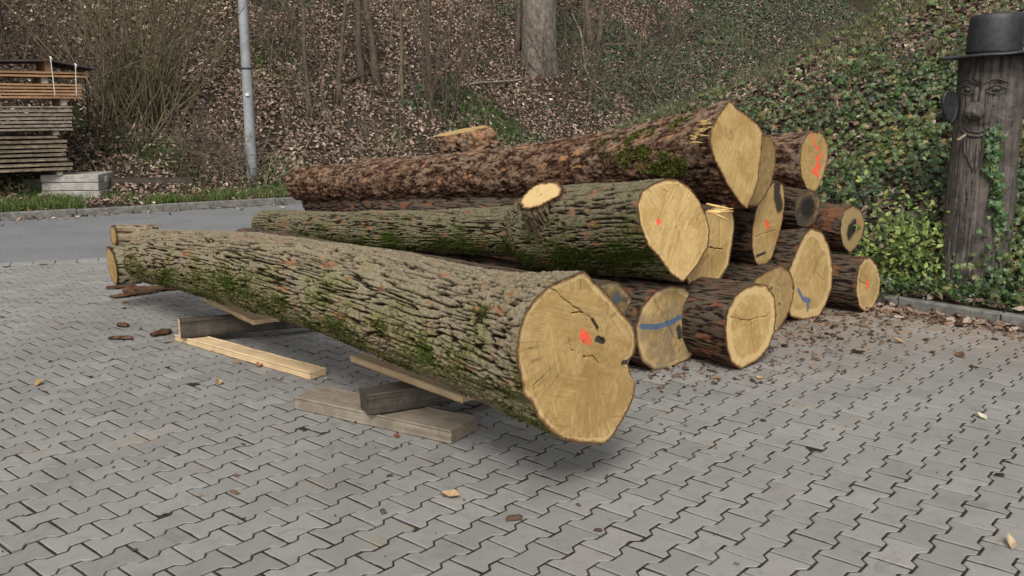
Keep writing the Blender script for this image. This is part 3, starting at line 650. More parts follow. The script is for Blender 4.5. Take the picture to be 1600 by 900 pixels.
# ---- cut discs: stubs, steps
def disc_attrs(A2, rim, **kw):
    n = len(A2); a = {k: np.zeros(n) for k in ('red', 'blue', 'crack', 'stain', 'grey', 'sawang')}
    a.update({'sapw': np.full(n, .015), 'tone': np.ones((n, 4)), 'fuv': np.c_[A2, np.full(n, kw.get('seed', 1)*1.3)], 'rim': rim})
    for k, v in kw.items():
        if k in a and k not in ('fuv', 'rim', 'tone'): a[k] = np.full(n, float(v))
    if 'tone' in kw: a['tone'] = np.tile([*kw['tone'], 1.], (n, 1))
    return a
def stub(name, parent, c, nv, rim2d, e1, e2, depth, body_mat, grow=1.0, facename='cut_face', rough=.006, depth_dir=None, seed=1, body_attr=None, **kw):
    """sawn piece: face at c with outward normal nv, rim rim2d (k,2) in e1,e2; body runs back by depth"""
    nv = nrm(nv); bd = nrm(depth_dir) if depth_dir is not None else -nv
    k = len(rim2d); NSb = max(6, int(depth/.009)); s = np.linspace(0, 1, NSb)
    th = np.arctan2(rim2d[:, 1], rim2d[:, 0]); rr = np.hypot(rim2d[:, 0], rim2d[:, 1])
    g = 1+(grow-1)*s**1.5
    hb = bark_h('oak', s[:, None]*depth+np.zeros(k), np.cos(th)[None]*rr*g[:, None], np.sin(th)[None]*rr*g[:, None], seed); hb *= .35+.65*sstep(0, .03, s*depth)[:, None]
    Rr = rr[None]*g[:, None]+rough*(hb-.5)
    P = c+bd*(s*depth)[:, None, None]+Rr[..., None]*(np.cos(th)[None, :, None]*e1+np.sin(th)[None, :, None]*e2)
    j = np.arange(k)[None]; j2 = (j+1) % k; i = np.arange(NSb-1)[:, None]*k
    F = np.stack([i+j, i+j2, i+k+j2, i+k+j], -1).reshape(-1, 4)
    ba = dict(crest=hb.ravel(), moss=np.zeros(hb.size), peel=np.full(hb.size, .5), lichen=np.full(hb.size, .2))
    for kk, v in (body_attr or {}).items(): ba[kk] = np.full(hb.size, float(v))
    if body_mat == 'face':
        A2 = np.stack([np.tile(th*.3, NSb), (s[:, None]*depth*np.ones(k)).ravel()], 1); ba = disc_attrs(A2, np.full(hb.size, .1), **kw)
    body = mk(name, P.reshape(-1, 3), F, M[body_mat], parent, attrs=ba)
    fr = np.linspace(0, 1, 22)[1:]; q = np.stack([np.cos(th)*Rr[0], np.sin(th)*Rr[0]], 1)
    A2 = np.concatenate([[[0, 0]], (q[None]*fr[:, None, None]).reshape(-1, 2)])
    rim = np.concatenate([[.2], (np.linalg.norm(q, axis=1)[None]*(1-fr[:, None])).ravel()])
    if body_mat == 'face': rim = rim+.02
    z = .003*pn(A2[:, 0]*25, A2[:, 1]*25, seed=seed)*sstep(0, .02, rim)
    PF = c+A2[:, :1]*e1+A2[:, 1:]*e2+nv*z[:, None]
    i = 1+np.arange(len(fr)-1)[:, None]*k
    Ff = np.stack([i+j2, i+j, i+k+j, i+k+j2], -1).reshape(-1, 4); F3 = np.stack([np.zeros(k, int), 1+j2[0], 1+j[0]], -1)
    at = disc_attrs(A2, rim, **dict(kw, seed=seed))
    f = mk(facename, PF, [Ff, F3], M['face'], body, attrs=at)
    return body
def px_rim(px, Q, nv, NTH=96, sm=.01):
    nv = nrm(nv); e1 = nrm(np.cross(-nv, [0, 0, 1])) if abs(nv[2]) < .95 else np.array([1., 0, 0]); e2 = np.cross(e1, -nv)
    P = []
    for p in px:
        r_ = ray(*p); P.append(CP+r_*(((Q-CP)@nv)/(r_@nv)))
    P = np.array(P); c = P.mean(0); A = np.stack([(P-c)@e1, (P-c)@e2], 1)
    th, r = poly_radius(A, NTH, sm)
    return c, np.stack([np.cos(th)*r, np.sin(th)*r], 1), e1, e2

# the set-back half of the butt, sawn lower than the tall front half
f2 = c6([(520, 285), (560, 280), (594, 302), (622, 370), (624, 480), (598, 600), (552, 700), (502, 748), (455, 752), (400, 690), (370, 560), (380, 420), (440, 320)])
c_, rim_, a1, a2 = px_rim(f2, L6['Qf']+L6['d']*.14, -L6['d'], 160, .008)
stub('set_back_butt', L6['root'], c_, -L6['d'], rim_, a1, a2, 1.5, 'bark_red', grow=.72, rough=.02, seed=31, tone=(.62, .50, .34), sawang=1.2, body_attr=dict(peel=.15), depth_dir=nrm(L6['d']+np.array([-.05, -.05, -.03])))
# torn fibres on its left edge
for k in range(16):
    f_ = random.random(); a = np.array(PZ(1112-24*f_+random.uniform(-3, 3), 188+36*f_+random.uniform(-3, 3), 0)); r_ = ray(1110-22*f_+random.uniform(-4, 4), 190+34*f_+random.uniform(-4, 4)); a = CP+r_*(((L6['Qf']-CP)@L6['d'])/(r_@L6['d']))
    V, F = tube(np.array([a+L6['d']*.05+rng.normal(size=3)*.008, a+L6['d']*.015, a-L6['d']*random.uniform(.0, .03)+rng.normal(size=3)*.008]), [.009, .008, .002], 5); n = len(V)
    mk('splinter', V, F, M['face'], L6['root'], attrs=disc_attrs(V[:, :2], np.full(n, .1), tone=(.85, .70, .55)))
# branch stub of the mossy log
c_, rim_, a1, a2 = STUB4
stub('branch_stub', L4['root'], c_, bn, rim_, a1, a2, .34, 'bark_moss', grow=1.2, seed=34, rough=.03, tone=(.86, .84, .80), sapw=.0, body_attr=dict(moss=.15, peel=.1, lichen=.15))
for k in range(9):
    a = np.array(PY(1105+random.uniform(-2, 2), 326+random.uniform(-8, 8), 5.36)); b = a+np.array([random.uniform(.06, .17), -.02, random.uniform(-.05, .04)])
    V, F = tube(np.linspace(a, b, 4), [.007, .006, .005, .002], 4); n = len(V)
    mk('splinter', V, F, M['face'], L4['root'], attrs=disc_attrs(V[:, :2], np.full(n, .1), tone=(1.3, 1.3, 1.3)))
# fork stub on the back log: rough rounded burl, sawn off on top
c0 = PY(726, 222, 10.35); ue = nrm([L8['d'][0], L8['d'][1], .0]); ve = np.array([-ue[1], ue[0], 0]); zt = .13
u2, v2 = np.meshgrid(np.linspace(0, 2*math.pi, 121)[:-1], np.linspace(.02, math.pi-.02, 60), indexing='ij')
D = np.stack([np.sin(v2)*np.cos(u2), np.sin(v2)*np.sin(u2), np.cos(v2)], -1); lr = 1+.12*pn(D[..., 0]*2.2, D[..., 1]*2.2, D[..., 2]*2.2, 40)+.10*pn(D[..., 0]*7, D[..., 1]*7, D[..., 2]*7, 41)
Bq = D*lr[..., None]*[.50, .20, .25]; topz = zt-.12*Bq[..., 0]-.24*Bq[..., 1]+.008*pn(Bq[..., 0]*20, Bq[..., 1]*20, seed=42); cutm = Bq[..., 2] > topz; Bq[..., 2] = np.minimum(Bq[..., 2], topz)
Vb = c0+Bq[..., :1]*ue+Bq[..., 1:2]*ve+Bq[..., 2:]*np.array([0, 0, 1.]); a_ = np.arange(120)[:, None]*60; a2_ = ((np.arange(120)+1) % 120)[:, None]*60; j_ = np.arange(59)[None]
Fb_ = np.stack([a_+j_, a_+j_+1, a2_+j_+1, a2_+j_], -1).reshape(-1, 4); cm = cutm.ravel()[Fb_].mean(1) > .6; hb_ = np.clip(.5+.8*pn(Vb[..., 0]*18, Vb[..., 1]*18, Vb[..., 2]*40, 43), 0, 1).ravel()
bo = mk('sawn_fork', Vb.reshape(-1, 3), Fb_[~cm], M['bark_red'], L8['root'], attrs=dict(crest=hb_, moss=np.zeros(7200), peel=np.clip(.22+.8*pn(Vb[..., 0]*8, Vb[..., 1]*8, Vb[..., 2]*8, 44), 0, 1).ravel(), lichen=np.full(7200, .4)))
mk('cut_face', Vb.reshape(-1, 3), Fb_[cm], M['face'], bo, attrs=disc_attrs(Bq[..., :2].reshape(-1, 2), np.full(7200, .1), tone=(.95, .80, .62), sawang=.2))
fn = nrm([.1, -.9, .35]); c_, rim_, a1, a2 = px_rim([(735, 232), (742, 224), (757, 221), (770, 226), (772, 235), (760, 240), (742, 240)], PY(754, 231, 10.13), fn, 60, .02)
stub('sawn_knot', L8['root'], c_, fn, rim_, a1, a2, .15, 'bark_red', grow=1.3, seed=45, rough=.02, tone=(1.15, 1.0, .75), body_attr=dict(peel=.7))
# forked far end of the huge log
en = nrm([-.777, -.629, .02])
fo = [(140+x/5.625, 330+y/5.625) for x, y in ((148, 306), (178, 322), (207, 372), (236, 480), (246, 580), (240, 652), (214, 640), (180, 570), (155, 450), (141, 350))]
Qs = PZ(183, 446, .215)
c_, rim_, a1, a2 = px_rim(fo, Qs, en, 96, .012)
stub('sawn_fork', L1['root'], c_, en, rim_, a1, a2, .19, 'bark_oak', seed=36, rough=.02, tone=(.85, .72, .5), body_attr=dict(peel=.05, lichen=.5))
c2 = c_-en*.215
stub('sawn_fork', L1['root'], c2, en, rim_*1.06, a1, a2, .30, 'face', seed=37, rough=.012, tone=(.55, .40, .27))
th = np.linspace(-math.pi, math.pi, 49)[:-1]
stub('sawn_fork', L1['root'], PY(177, 368, 7.22), en, np.stack([.09*np.cos(th), .085*np.sin(th)], 1), a1, a2, .36, 'bark_oak', seed=38, rough=.02, tone=(.9, .68, .42), grow=1.3, body_attr=dict(peel=.14, lichen=.4), depth_dir=nrm([.95, -.12, -.05]))

# ---- moss tufts
def tufts(L, n, name, sel, size=(.010, .024), cols=((.035, .055, .008), (.085, .105, .018))):
    P = L['P']; NSx, NT_ = P.shape[:2]
    cen = L['near']+L['d']*np.linspace(0, L['L'], NSx)[:, None]
    Nn = P-cen[:, None]; Nn /= np.linalg.norm(Nn, axis=2)[..., None]
    facing = ((CP-P)*Nn).sum(2) > -.1
    w = sel(P, L)*facing; idx = rng.choice(w.size, n, p=(w/w.sum()).ravel())
    p = P.reshape(-1, 3)[idx]+rng.normal(size=(n, 3))*.003; nn = Nn.reshape(-1, 3)[idx]
    dr = nn+rng.normal(size=(n, 3))*.55+np.array([0, 0, -.25]); dr /= np.linalg.norm(dr, axis=1)[:, None]
    sd_ = np.cross(dr, rng.normal(size=(n, 3))); sd_ /= np.linalg.norm(sd_, axis=1)[:, None]
    ln = rng.uniform(*size, n)[:, None]; wd = ln*.22
    V = np.stack([p-sd_*wd, p+sd_*wd, p+dr*ln*.6+sd_*wd*.8, p+dr*ln*.6-sd_*wd*.8, p+dr*ln], 1).reshape(-1, 3)
    b = np.arange(n)[:, None]*5; t = rng.random((n, 1)); c = np.asarray(cols[0])*(1-t)+np.asarray(cols[1])*t
    return tag(mk(name, V, [b+np.array([[0, 1, 2, 3]]), b+np.array([[3, 2, 4]])], M['moss'], L['root'], attrs={'col': col4(np.repeat(c, 5, 0))}), kind='stuff')
def inpoly(pts, poly):
    x, y = pts[..., 0], pts[..., 1]; r = np.zeros(x.shape, bool); k = len(poly)
    for i in range(k):
        (x1, y1), (x2, y2) = poly[i], poly[(i+1) % k]
        r ^= ((y1 > y) != (y2 > y)) & (x < (x2-x1)*(y-y1)/(y2-y1+1e-9)+x1)
    return r
tufts(L1, 15000, 'moss', lambda P, L: np.clip(L['moss']-.30, 0, 1)**1.1*(1.15-L['h']), (.006, .015), ((.030, .042, .008), (.075, .085, .02)))
tufts(L4, 7000, 'moss', lambda P, L: np.clip(L['moss']-.30, 0, 1)**1.1*(1.15-L['h']), (.007, .017), cols=((.03, .042, .008), (.065, .075, .016)))
def m6(P, L):
    s = project(P); m = fbm(P[..., 0]*9, P[..., 1]*9, P[..., 2]*9, 44, 3)
    a = inpoly(s, [(962, 232), (1005, 228), (1040, 236), (1072, 250), (1075, 268), (1050, 275), (1010, 268), (975, 262), (958, 246)])
    b = inpoly(s, [(930, 215), (1000, 205), (1070, 185), (1085, 178), (1060, 200), (990, 222), (940, 250)])
    return a*np.clip(m+.30, .01, 1)+b*np.clip(m-.1, 0, 1)*.4
tufts(L6, 5000, 'moss', m6, (.010, .026), ((.055, .070, .012), (.15, .165, .035)))

# ------------------------------------------------------------------ timbers under the huge log
def timber(name, label, mat, p0, p1, width, thick, length=None, group=None, cat='beam', side=1, start=0., bev=.006, tilt=0.):
    """p0->p1: bottom edge nearest the camera; width runs away from the camera"""
    p0, p1 = np.asarray(p0, float), np.asarray(p1, float); t = nrm(p1-p0); L = length or np.linalg.norm(p1-p0)
    n = nrm([-t[1], t[0], 0])*side
    if n[1] < 0: n = -n
    up = np.cross(t, n); up = up*np.sign(up[2])
    c = p0+t*(L/2+start)+n*width/2+up*thick/2
    NL = 40; NA = 10
    # subdivided beam with slightly worn, wavy faces
    pr = []
    for (a, b) in ((-1, -1), (1, -1), (1, 1), (-1, 1)):
        w2, t2 = width/2, thick/2
        for (ea, eb) in (((1, 0), (0, 1)) if (a*b > 0) else ((0, 1), (1, 0))):
            pr.append((a*(w2-bev*ea), b*(t2-bev*eb)))
    pr = np.array(pr)
    s = np.linspace(-L/2, L/2, NL)
    V = c+t*s[:, None, None]+pr[None, :, :1]*n+pr[None, :, 1:]*up
    nz = .004*pn(s[:, None]*6, pr[None, :, 0]*9, pr[None, :, 1]*9, seed=len(WO) % 40)
    V = V+nz[..., None]*(n*.6*np.sign(pr[None, :, :1])+up*.5*np.sign(pr[None, :, 1:]))
    V[0] += t*(.003*rng.normal(size=(8, 1))); V[-1] += t*(.003*rng.normal(size=(8, 1)))
    k = 8; j = np.arange(k)[None]; j2 = (j+1) % k; i = np.arange(NL-1)[:, None]*k
    F = np.stack([i+j, i+j2, i+k+j2, i+k+j], -1).reshape(-1, 4)
    uv = np.stack([np.repeat(s, k), np.tile(pr[:, 0], NL), np.tile(pr[:, 1], NL)], 1)+len(WO)*.37
    o = mk(name, V.reshape(-1, 3), [F, np.arange(k)[None, ::-1], (np.arange(k)+(NL-1)*k)[None]], M[mat], None, (c[0], c[1], (V[..., 2]).min()), smooth=False, attrs={'wuv': uv})
    return tag(o, label, cat, group)
GB = 'timbers propping up the huge log'
timber('timber_beam', 'fresh pale beam lying on the paving, far end under the dark short beam', 'pine', PZ(272.7, 533), PZ(484, 594), .125, .047, group=GB)
timber('timber_beam', 'dark brown beam with a sawn pale end, across the fresh pale beam', 'dark_wood', PZ(283, 529, .049), PZ(377.6, 520.5, .049), .11, .118, .95, GB)
o_ = bpy.data.objects['timber_beam.001']; t_ = nrm(PZ(377.6, 520.5, .049)-PZ(283, 529, .049)); n_t = np.array([-t_[1], t_[0], 0]); n_t = n_t*np.sign(n_t[1])
p_ = PZ(283, 529, .049)+n_t*.055-t_*.004+np.array([0, 0, .059]); V, F = box(p_, t_*.004, n_t*.052, (0, 0, .056), .002)
mk('sawn_end', V, F, M['pine'], o_, smooth=False, attrs={'wuv': V-p_})
timber('slab_plank', 'bark-edged plank between the dark brown beam and the log', 'pine', PZ(317, 471, .169), PZ(395, 509, .169), .19, .038, None, GB, 'plank')
timber('timber_beam', 'weathered grey beam lying flat on the paving near the log butt', 'grey_wood', PZ(458.8, 639), PZ(704.3, 695), .23, .07, group=GB)
timber('timber_beam', 'short black square beam across the weathered grey beam', 'dark_wood', PZ(575.8, 650, .072), PZ(640, 640, .072), .15, .108, .85, GB)
timber('timber_plank', 'fresh pale plank wedged between the black square beam and the log butt', 'pine', PZ(547, 566, .182), PZ(721.6, 631.6, .182), .09, .04, None, GB, 'plank')

# ------------------------------------------------------------------ lumber stack beyond the road
GS = 'boards of the timber stack across the road'
sp_ = ground_at(108, 309); tL = nrm([tF[0], tF[1]+.12]); nL = np.array([-tL[1], tL[0]]); YS = sp_[1]
def stack_board(name, label, mat, pxr, y0, y1, width=.75, length=4.2, group=GS, cat='board'):
    a = on_stack(pxr, y1); b = on_stack(pxr, y0)
    tk = b[2]-a[2]; p1 = np.array([a[0], a[1], a[2]]); p0 = p1-np.array([*tL, 0])*length
    return timber(name, label, mat, p0, p1, width, tk*.74, length, group, cat, bev=.006)
SB = PY(112, 200, YS)[:2]
def on_stack(px, py, out=0.):
    o = SB-nL*out; d = ray(px, py); A_ = np.array([[d[0], tL[0]], [d[1], tL[1]]]); t_ = np.linalg.solve(A_, o)[0]; return CP+d*t_
y = 211.
for k, (pr, h) in enumerate([(91, 6.2), (105, 7), (104, 7.5), (104, 6.2), (104, 7), (106, 7.3), (114, 7.5), (114, 7.2)]):
    stack_board('waney_board', 'rough bark-edged board in the lowest pack of the timber stack', 'bark_board', pr+random.uniform(-1, 1), y, y+h-1.2, .6+random.random()*.2, group='bark-edged boards in the lowest pack'); y += h
y = 165.5
for k, h in enumerate([4.2, 6.5, 6, 5.6, 5.8, 6, 5.2]):
    stack_board('weathered_board', 'grey weathered board in the middle pack of the timber stack', 'grey_board', 114+random.uniform(-1.5, 1), y, y+h-1.1, .7, group='grey boards in the middle pack'); y += h
y = 131.
for k in range(5):
    stack_board('fresh_board', 'reddish fresh board in the tied pack of the timber stack', 'red_board', 128.5+random.uniform(-.7, .7), y, y+3.9, .7, group='reddish boards in the tied pack'); y += 4.85
for k in range(2):
    stack_board('fresh_board', 'long reddish board right under the cover sheet of the stack', 'red_board', 139.5-k*2, 112+k*5.2, 116.4+k*5.2, .7, group='reddish boards under the cover sheet')
def sticker(y0, y1, px, label, mat='grey_board', w=.09):
    b = on_stack(px, y0, -.05); a = on_stack(px, y1, -.05); V, F = box((a+b)/2+np.array([*(nL*.3), 0]), np.array([*tL, 0])*w/2, np.array([*nL, 0])*.3, (0, 0, (b[2]-a[2])/2+.002))
    return tag(mk('spacer_block', V, F, M[mat], None, ((a+b)/2+np.array([*(nL*.3), 0]))*[1, 1, 0]+[0, 0, a[2]], False, attrs={'wuv': V-V[0]}), label, 'spacer')
sticker(92.5, 111.5, 75, 'short reddish block standing under the cover sheet', 'red_board')
sticker(119, 130.5, 70, 'spacer between the two topmost packs of boards')
sticker(155, 165, 100, 'grey spacer under the tied reddish boards')
sticker(203, 210.7, 88, 'dark spacer on top of the bark-edged boards')
sticker(268, 274, 94, 'small grey spacer on the silver timber block')
mb = MB()
cx = [on_stack(-170, 92.5, .1), on_stack(80, 92.5, .1), on_stack(152, 106, .1)]
for a, b in zip(cx[:-1], cx[1:]):
    dn_ = np.array([*nL, 0])*1.1
    V = np.array([a, b, b+dn_, a+dn_, a+[0, 0, -.03], b+[0, 0, -.03], b+dn_+[0, 0, -.03], a+dn_+[0, 0, -.03]]); mb.add(V, np.array([[0, 1, 2, 3], [7, 6, 5, 4], [0, 4, 5, 1], [1, 5, 6, 2], [2, 6, 7, 3], [3, 7, 4, 0]]))
tag(mb.build('cover_sheet', M['tin'], None, (cx[1][0], cx[1][1], cx[1][2]-.03), False), 'dark cover sheet drooping over the right end of the timber stack', 'cover sheet')
for (xa, ya, xb, yb), lb in (((80, 91, 87.5, 152.5), 'white rope slanting down the reddish boards from a knot'), ((119, 102, 120.5, 152), 'white rope hanging straight down the end of the reddish boards')):
    a, b = on_stack(xa, ya, .12), on_stack(xb, yb, .05); P = np.linspace(a, b, 9); P[:, 1] -= .02
    V, F = tube(P, .0075, 6); mb = MB(); mb.add(V, F)
    V, F = tube(np.array([a+[-.01, -.02, .025], a+[.01, -.02, .0], a+[.02, -.02, -.03]]), [.01, .017, .007], 6); mb.add(V, F)
    tag(mb.build('rope', M['rope'], None, b), lb, 'rope')
def block(px0, px1, y0, y1, label, nrow=3, mat='block_wood', name='timber_block', taper=.02, dp=.8):
    a = PY((px0+px1)/2, y1, YS-.05); wd = (px1-px0)/FPX*YS/2; hg = (y1-y0)/FPX*YS
    mb = MB(); hr = hg/nrow
    for r in range(nrow):
        w2 = wd*(1-taper*r)+random.uniform(-.01, .01)
        V, F = box(a+np.array([0, dp/2, hr*(r+.5)]), (w2, w2*.12, 0), (-dp/2*.12, dp/2, 0), (0, 0, hr/2-.004), .008); mb.add(V, F, wuv=(V-a)[:, [0, 1, 2]]+r*3.1)
    return tag(mb.build(name, M[mat], None, a, False), label, 'timber block')
block(63, 150, 273, 311, 'silver grey squared timber block carrying the right end of the board stack')
block(-40, 7, 279, 311, 'grey timber block at the left edge of the photo under the board stack')
block(32, 62, 279, 312, 'dark rusty block in the shade between the two grey timber blocks', 1, 'dark_wood')
a = PY(150, 281, YS+.2); V, F = box(a+np.array([-.2, .1, 0]), (.30, .1, 0), (-.02, .1, 0), (0, 0, .045)); tag(mk('timber_offcut', V, F, M['block_wood'], None, a+np.array([-.2, .1, -.045]), False, attrs={'wuv': V-a}), 'thin grey offcut sticking out beside the silver timber block', 'offcut')
# old board half buried at the foot of the slope
a, b = ground_at(155, 292), ground_at(302, 290)
timber('old_board', 'rotting brown board half buried in leaves at the foot of the slope', 'dark_wood', a+[0, 0, -.03], b+[0, 0, -.03], .1, .17, None, None, 'board')

# ------------------------------------------------------------------ lamp post
b = ground_at(394, 276); t = thing('lamp_post', b, 'grey galvanised lamp post at the foot of the leafy slope', 'lamp post')
z = np.linspace(-.1, 7, 30); r = .094-.04*(z/7); V, F = tube(np.c_[np.full(30, b[0]), np.full(30, b[1]), b[2]+z], r, 28); mk('pole', V, F, M['galv'], t)
hd = ray(390, 148); hz = PY(390, 148, b[1]-.1)[2]
V, F = box((b[0]+.02, b[1]-.1, hz), (.03, 0, 0), (0, .012, 0), (0, 0, .02)); mk('plate', V, F, M['cap'], t, smooth=False)
zz = PY(386, 107, b[1])[2]; V, F = tube(np.array([[b[0], b[1], zz-.015], [b[0], b[1], zz+.015]]), .09, 24); mk('band', V, F, M['black_paint'], t)
V, F = tube(np.array([[b[0], b[1], b[2]+6.9], [b[0]-.2, b[1]-.5, b[2]+7.15], [b[0]-.4, b[1]-1.0, b[2]+7.2]]), .035, 10); mk('arm', V, F, M['galv'], t)
V, F = box((b[0]-.5, b[1]-1.25, b[2]+7.2), (.12, .05, 0), (-.12, .3, 0), (0, 0, .06), .03); mk('lamp_head', V, F, M['galv'], t)

# ------------------------------------------------------------------ carved post with hat
pb = PZ(1524, 462, .09); cyp = pb[1]+.25; cxp = PY(1532, 300, cyp)[0]
def on_z(py): return PY(1540, py, cyp-.25)[2]
ztop = on_z(86)
t = thing('carved_post', (cxp, cyp, .06), 'tall dark tree trunk carved with a bearded face, wearing a black hat', 'sculpture')
zs = np.linspace(.0, ztop, 300); NT_ = 260; th = np.arange(NT_)*2*math.pi/NT_
rp = lambda z: .250+.035*np.exp(-z/.4)+.006*np.cos(z*2.0)
Z2, T2 = np.meshgrid(zs, th, indexing='ij')
gro = pn(np.cos(T2)*9, np.sin(T2)*9, Z2*.7, 51); gro2 = pn(np.cos(T2)*30, np.sin(T2)*30, Z2*1.6, 52)
rad = rp(Z2)-.022*(np.abs(gro) < .045)-.003*gro2-.006*sstep(.2, .6, gro)+.010*pn(np.cos(T2)*1.5, np.sin(T2)*1.5, Z2*1.2, 53)
for fx_, fy_, da_, dz_, am2 in ((1511, 140, .17, .055, -.026), (1557, 139, .20, .055, -.026), (1504, 182, .16, .06, .016), (1548, 180, .18, .06, .016), (1526, 197, .30, .022, -.014), (1511, 122, .2, .03, .012), (1557, 121, .22, .03, .012), (1527, 155, .10, .09, .020)):
    q_ = PY(fx_, fy_, cyp-.22); ta = math.atan2(q_[1]-cyp, q_[0]-cxp); dd_ = np.abs((T2-ta+math.pi) % (2*math.pi)-math.pi); rad = rad+am2*np.exp(-(dd_/da_)**2-((Z2-q_[2])/dz_)**2)
V = np.stack([cxp+rad*np.cos(T2), cyp+rad*np.sin(T2), Z2], -1).reshape(-1, 3)
i = np.arange(299)[:, None]*NT_; j = np.arange(NT_)[None]; j2 = (j+1) % NT_
mk('trunk', V, [np.stack([i+j, i+j2, i+NT_+j2, i+NT_+j], -1).reshape(-1, 4), (np.arange(NT_)+299*NT_)[None]], M['post_wood'], t, attrs={'wuv': V})
def on_post(px, py, out=0.):
    d = ray(px, py); lo = None
    for tt in np.linspace(6.2, 7.9, 1400):
        p = CP+d*tt
        if math.hypot(p[0]-cxp, p[1]-cyp) < rp(p[2])+.006: lo = p; break
    if lo is None: lo = CP+d*7.2
    n = nrm([lo[0]-cxp, lo[1]-cyp, 0]); return lo+n*out, n
def line(name, pts, r, mat, out=.004, k=6):
    P = np.array([on_post(x, y, out)[0] for x, y in pts]); Pd = []
    tt = np.linspace(0, len(P)-1, 6*len(P)); q = np.stack([np.interp(tt, np.arange(len(P)), P[:, a]) for a in range(3)], 1)
    w = np.hanning(7); w /= w.sum(); q2 = np.stack([np.convolve(np.pad(q[:, a], 3, 'edge'), w, 'valid') for a in range(3)], 1)
    rr = r*np.clip(np.minimum(tt, len(P)-1-tt)*1.6+.25, 0, 1)
    V, F = tube(q2, rr, k); return mk(name, V, F, M[mat], t, attrs={'wuv': V})
def ball(name, c, ax, rad, mat, parent=None, nz=.0, sd=0):
    u, v = np.meshgrid(np.linspace(0, 2*math.pi, 25)[:-1], np.linspace(0, math.pi, 14), indexing='ij')
    D = np.stack([np.sin(v)*np.cos(u), np.sin(v)*np.sin(u), np.cos(v)], -1); rr = 1+nz*pn(D[..., 0]*2, D[..., 1]*2, D[..., 2]*2, sd)
    V = c+np.einsum('...i,ij->...j', D*np.array(rad)*rr[..., None], np.array(ax))
    a = np.arange(24)[:, None]*14; a2 = ((np.arange(24)+1) % 24)[:, None]*14; j = np.arange(13)[None]
    return mk(name, V.reshape(-1, 3), np.stack([a+j, a+j+1, a2+j+1, a2+j], -1).reshape(-1, 4), M[mat], parent or t, attrs={'wuv': V.reshape(-1, 3)})
M['post_light'] = wood_mat('worn carved wood', (.055, .047, .041), (.135, .116, .10), grain=(40, 40, 4), dirt=.3)
for ex, ey, wdt in ((1511, 139, 13), (1557, 138, 19)):
    line('eyelid', [(ex-wdt, ey+3), (ex-wdt*.5, ey-4), (ex, ey-6), (ex+wdt*.6, ey-3), (ex+wdt, ey+2)], .006, 'post_light')
    line('eyelid', [(ex-wdt, ey+3), (ex-wdt*.4, ey+7), (ex+wdt*.3, ey+8), (ex+wdt, ey+2)], .005, 'post_light')
    line('eyebrow', [(ex-wdt*1.1, ey-6), (ex-wdt*.5, ey-13), (ex+.2*wdt, ey-15), (ex+wdt*1.2, ey-8)], .006, 'post_light')
    p, n = on_post(ex, ey+1, -.004); ball('eye', p, [[n[1], -n[0], 0], [0, 0, 1], n], (.028, .018, .016), 'post_wood')
    p, n = on_post(ex, ey+1, .011); ball('pupil', p, [[n[1], -n[0], 0], [0, 0, 1], n], (.010, .010, .006), 'black_paint')
p, n = on_post(1524, 174, .02); X_ = np.array([-n[1], n[0], 0])
ball('nose', p, [X_, [0, 0, 1], n], (.075, .072, .085), 'post_light', nz=.12, sd=61)
nb_ = WO  # nostrils
for o_ in (-.028, .028):
    q = p+X_*o_+n*.07+np.array([0, 0, -.03]); ball('nostril', q, [X_, [0, 0, 1], n], (.013, .010, .012), 'black_paint')
line('nose_ridge', [(1527, 135), (1525, 150), (1523, 165)], .022, 'post_wood', .0)
line('lip', [(1500, 188), (1504, 198), (1514, 205), (1530, 207), (1545, 200), (1555, 188)], .006, 'post_wood', .0)
line('lip', [(1499, 192), (1504, 204), (1516, 212), (1532, 213), (1546, 206), (1557, 192)], .010, 'post_light', .002)
for q in ([(1508, 216), (1507, 232), (1512, 250)], [(1518, 218), (1516, 240), (1520, 268)], [(1528, 220), (1527, 245), (1524, 272)], [(1538, 216), (1536, 240), (1530, 262)], [(1544, 212), (1542, 228), (1537, 245)], [(1513, 217), (1512, 240), (1517, 262)]):
    line('beard_strand', q, .012, 'post_wood', .002)
a, n = on_post(1513, 210, .02); b2 = a+np.array([-.13, -.13, -.04]); V, F = tube(np.linspace(a, b2, 5)+rng.normal(size=(5, 3))*.003, [.012, .012, .011, .012, .009], 7)
tag(mk('twig', V, F, M['twig_pale'], None, a), 'short pale twig stuck in the mouth of the carved face', 'twig')
for s_, (ex, ey) in ((-1, (1482, 167)), (1, (1606, 167))):
    c0 = PY(ex, ey, cyp-.03); X_ = nrm([s_, -.35, 0]); Nn = nrm([.35*s_, 1, 0]); th = np.linspace(0, 2*math.pi, 33)[:-1]
    rr = np.stack([.070*np.cos(th)*(1+.30*np.sin(th))-.02*s_*np.sin(th), .125*np.sin(th)], 1)
    mb = MB(); rings = []
    for dpt, sc in ((-.028, .93), (-.034, 1.), (0, 1.03), (.012, .95)): rings.append(c0+Nn*dpt+(rr*sc)[:, :1]*X_+(rr*sc)[:, 1:]*np.array([0, 0, 1.])+X_*-.02*s_*0)
    rings.append(c0+Nn*-.022+(rr*.6)[:, :1]*X_+(rr*.7)[:, 1:]*np.array([0, 0, 1.])); rings = [rings[4], rings[0], rings[1], rings[2], rings[3]]
    V = np.concatenate(rings); k = 32; i = np.arange(4)[:, None]*k; j = np.arange(k)[None]; j2 = (j+1) % k
    mk('ear', V, [np.stack([i+j, i+j2, i+k+j2, i+k+j], -1).reshape(-1, 4), np.arange(k)[None, ::-1], (np.arange(k)+4*k)[None]], M['black_paint'], t)
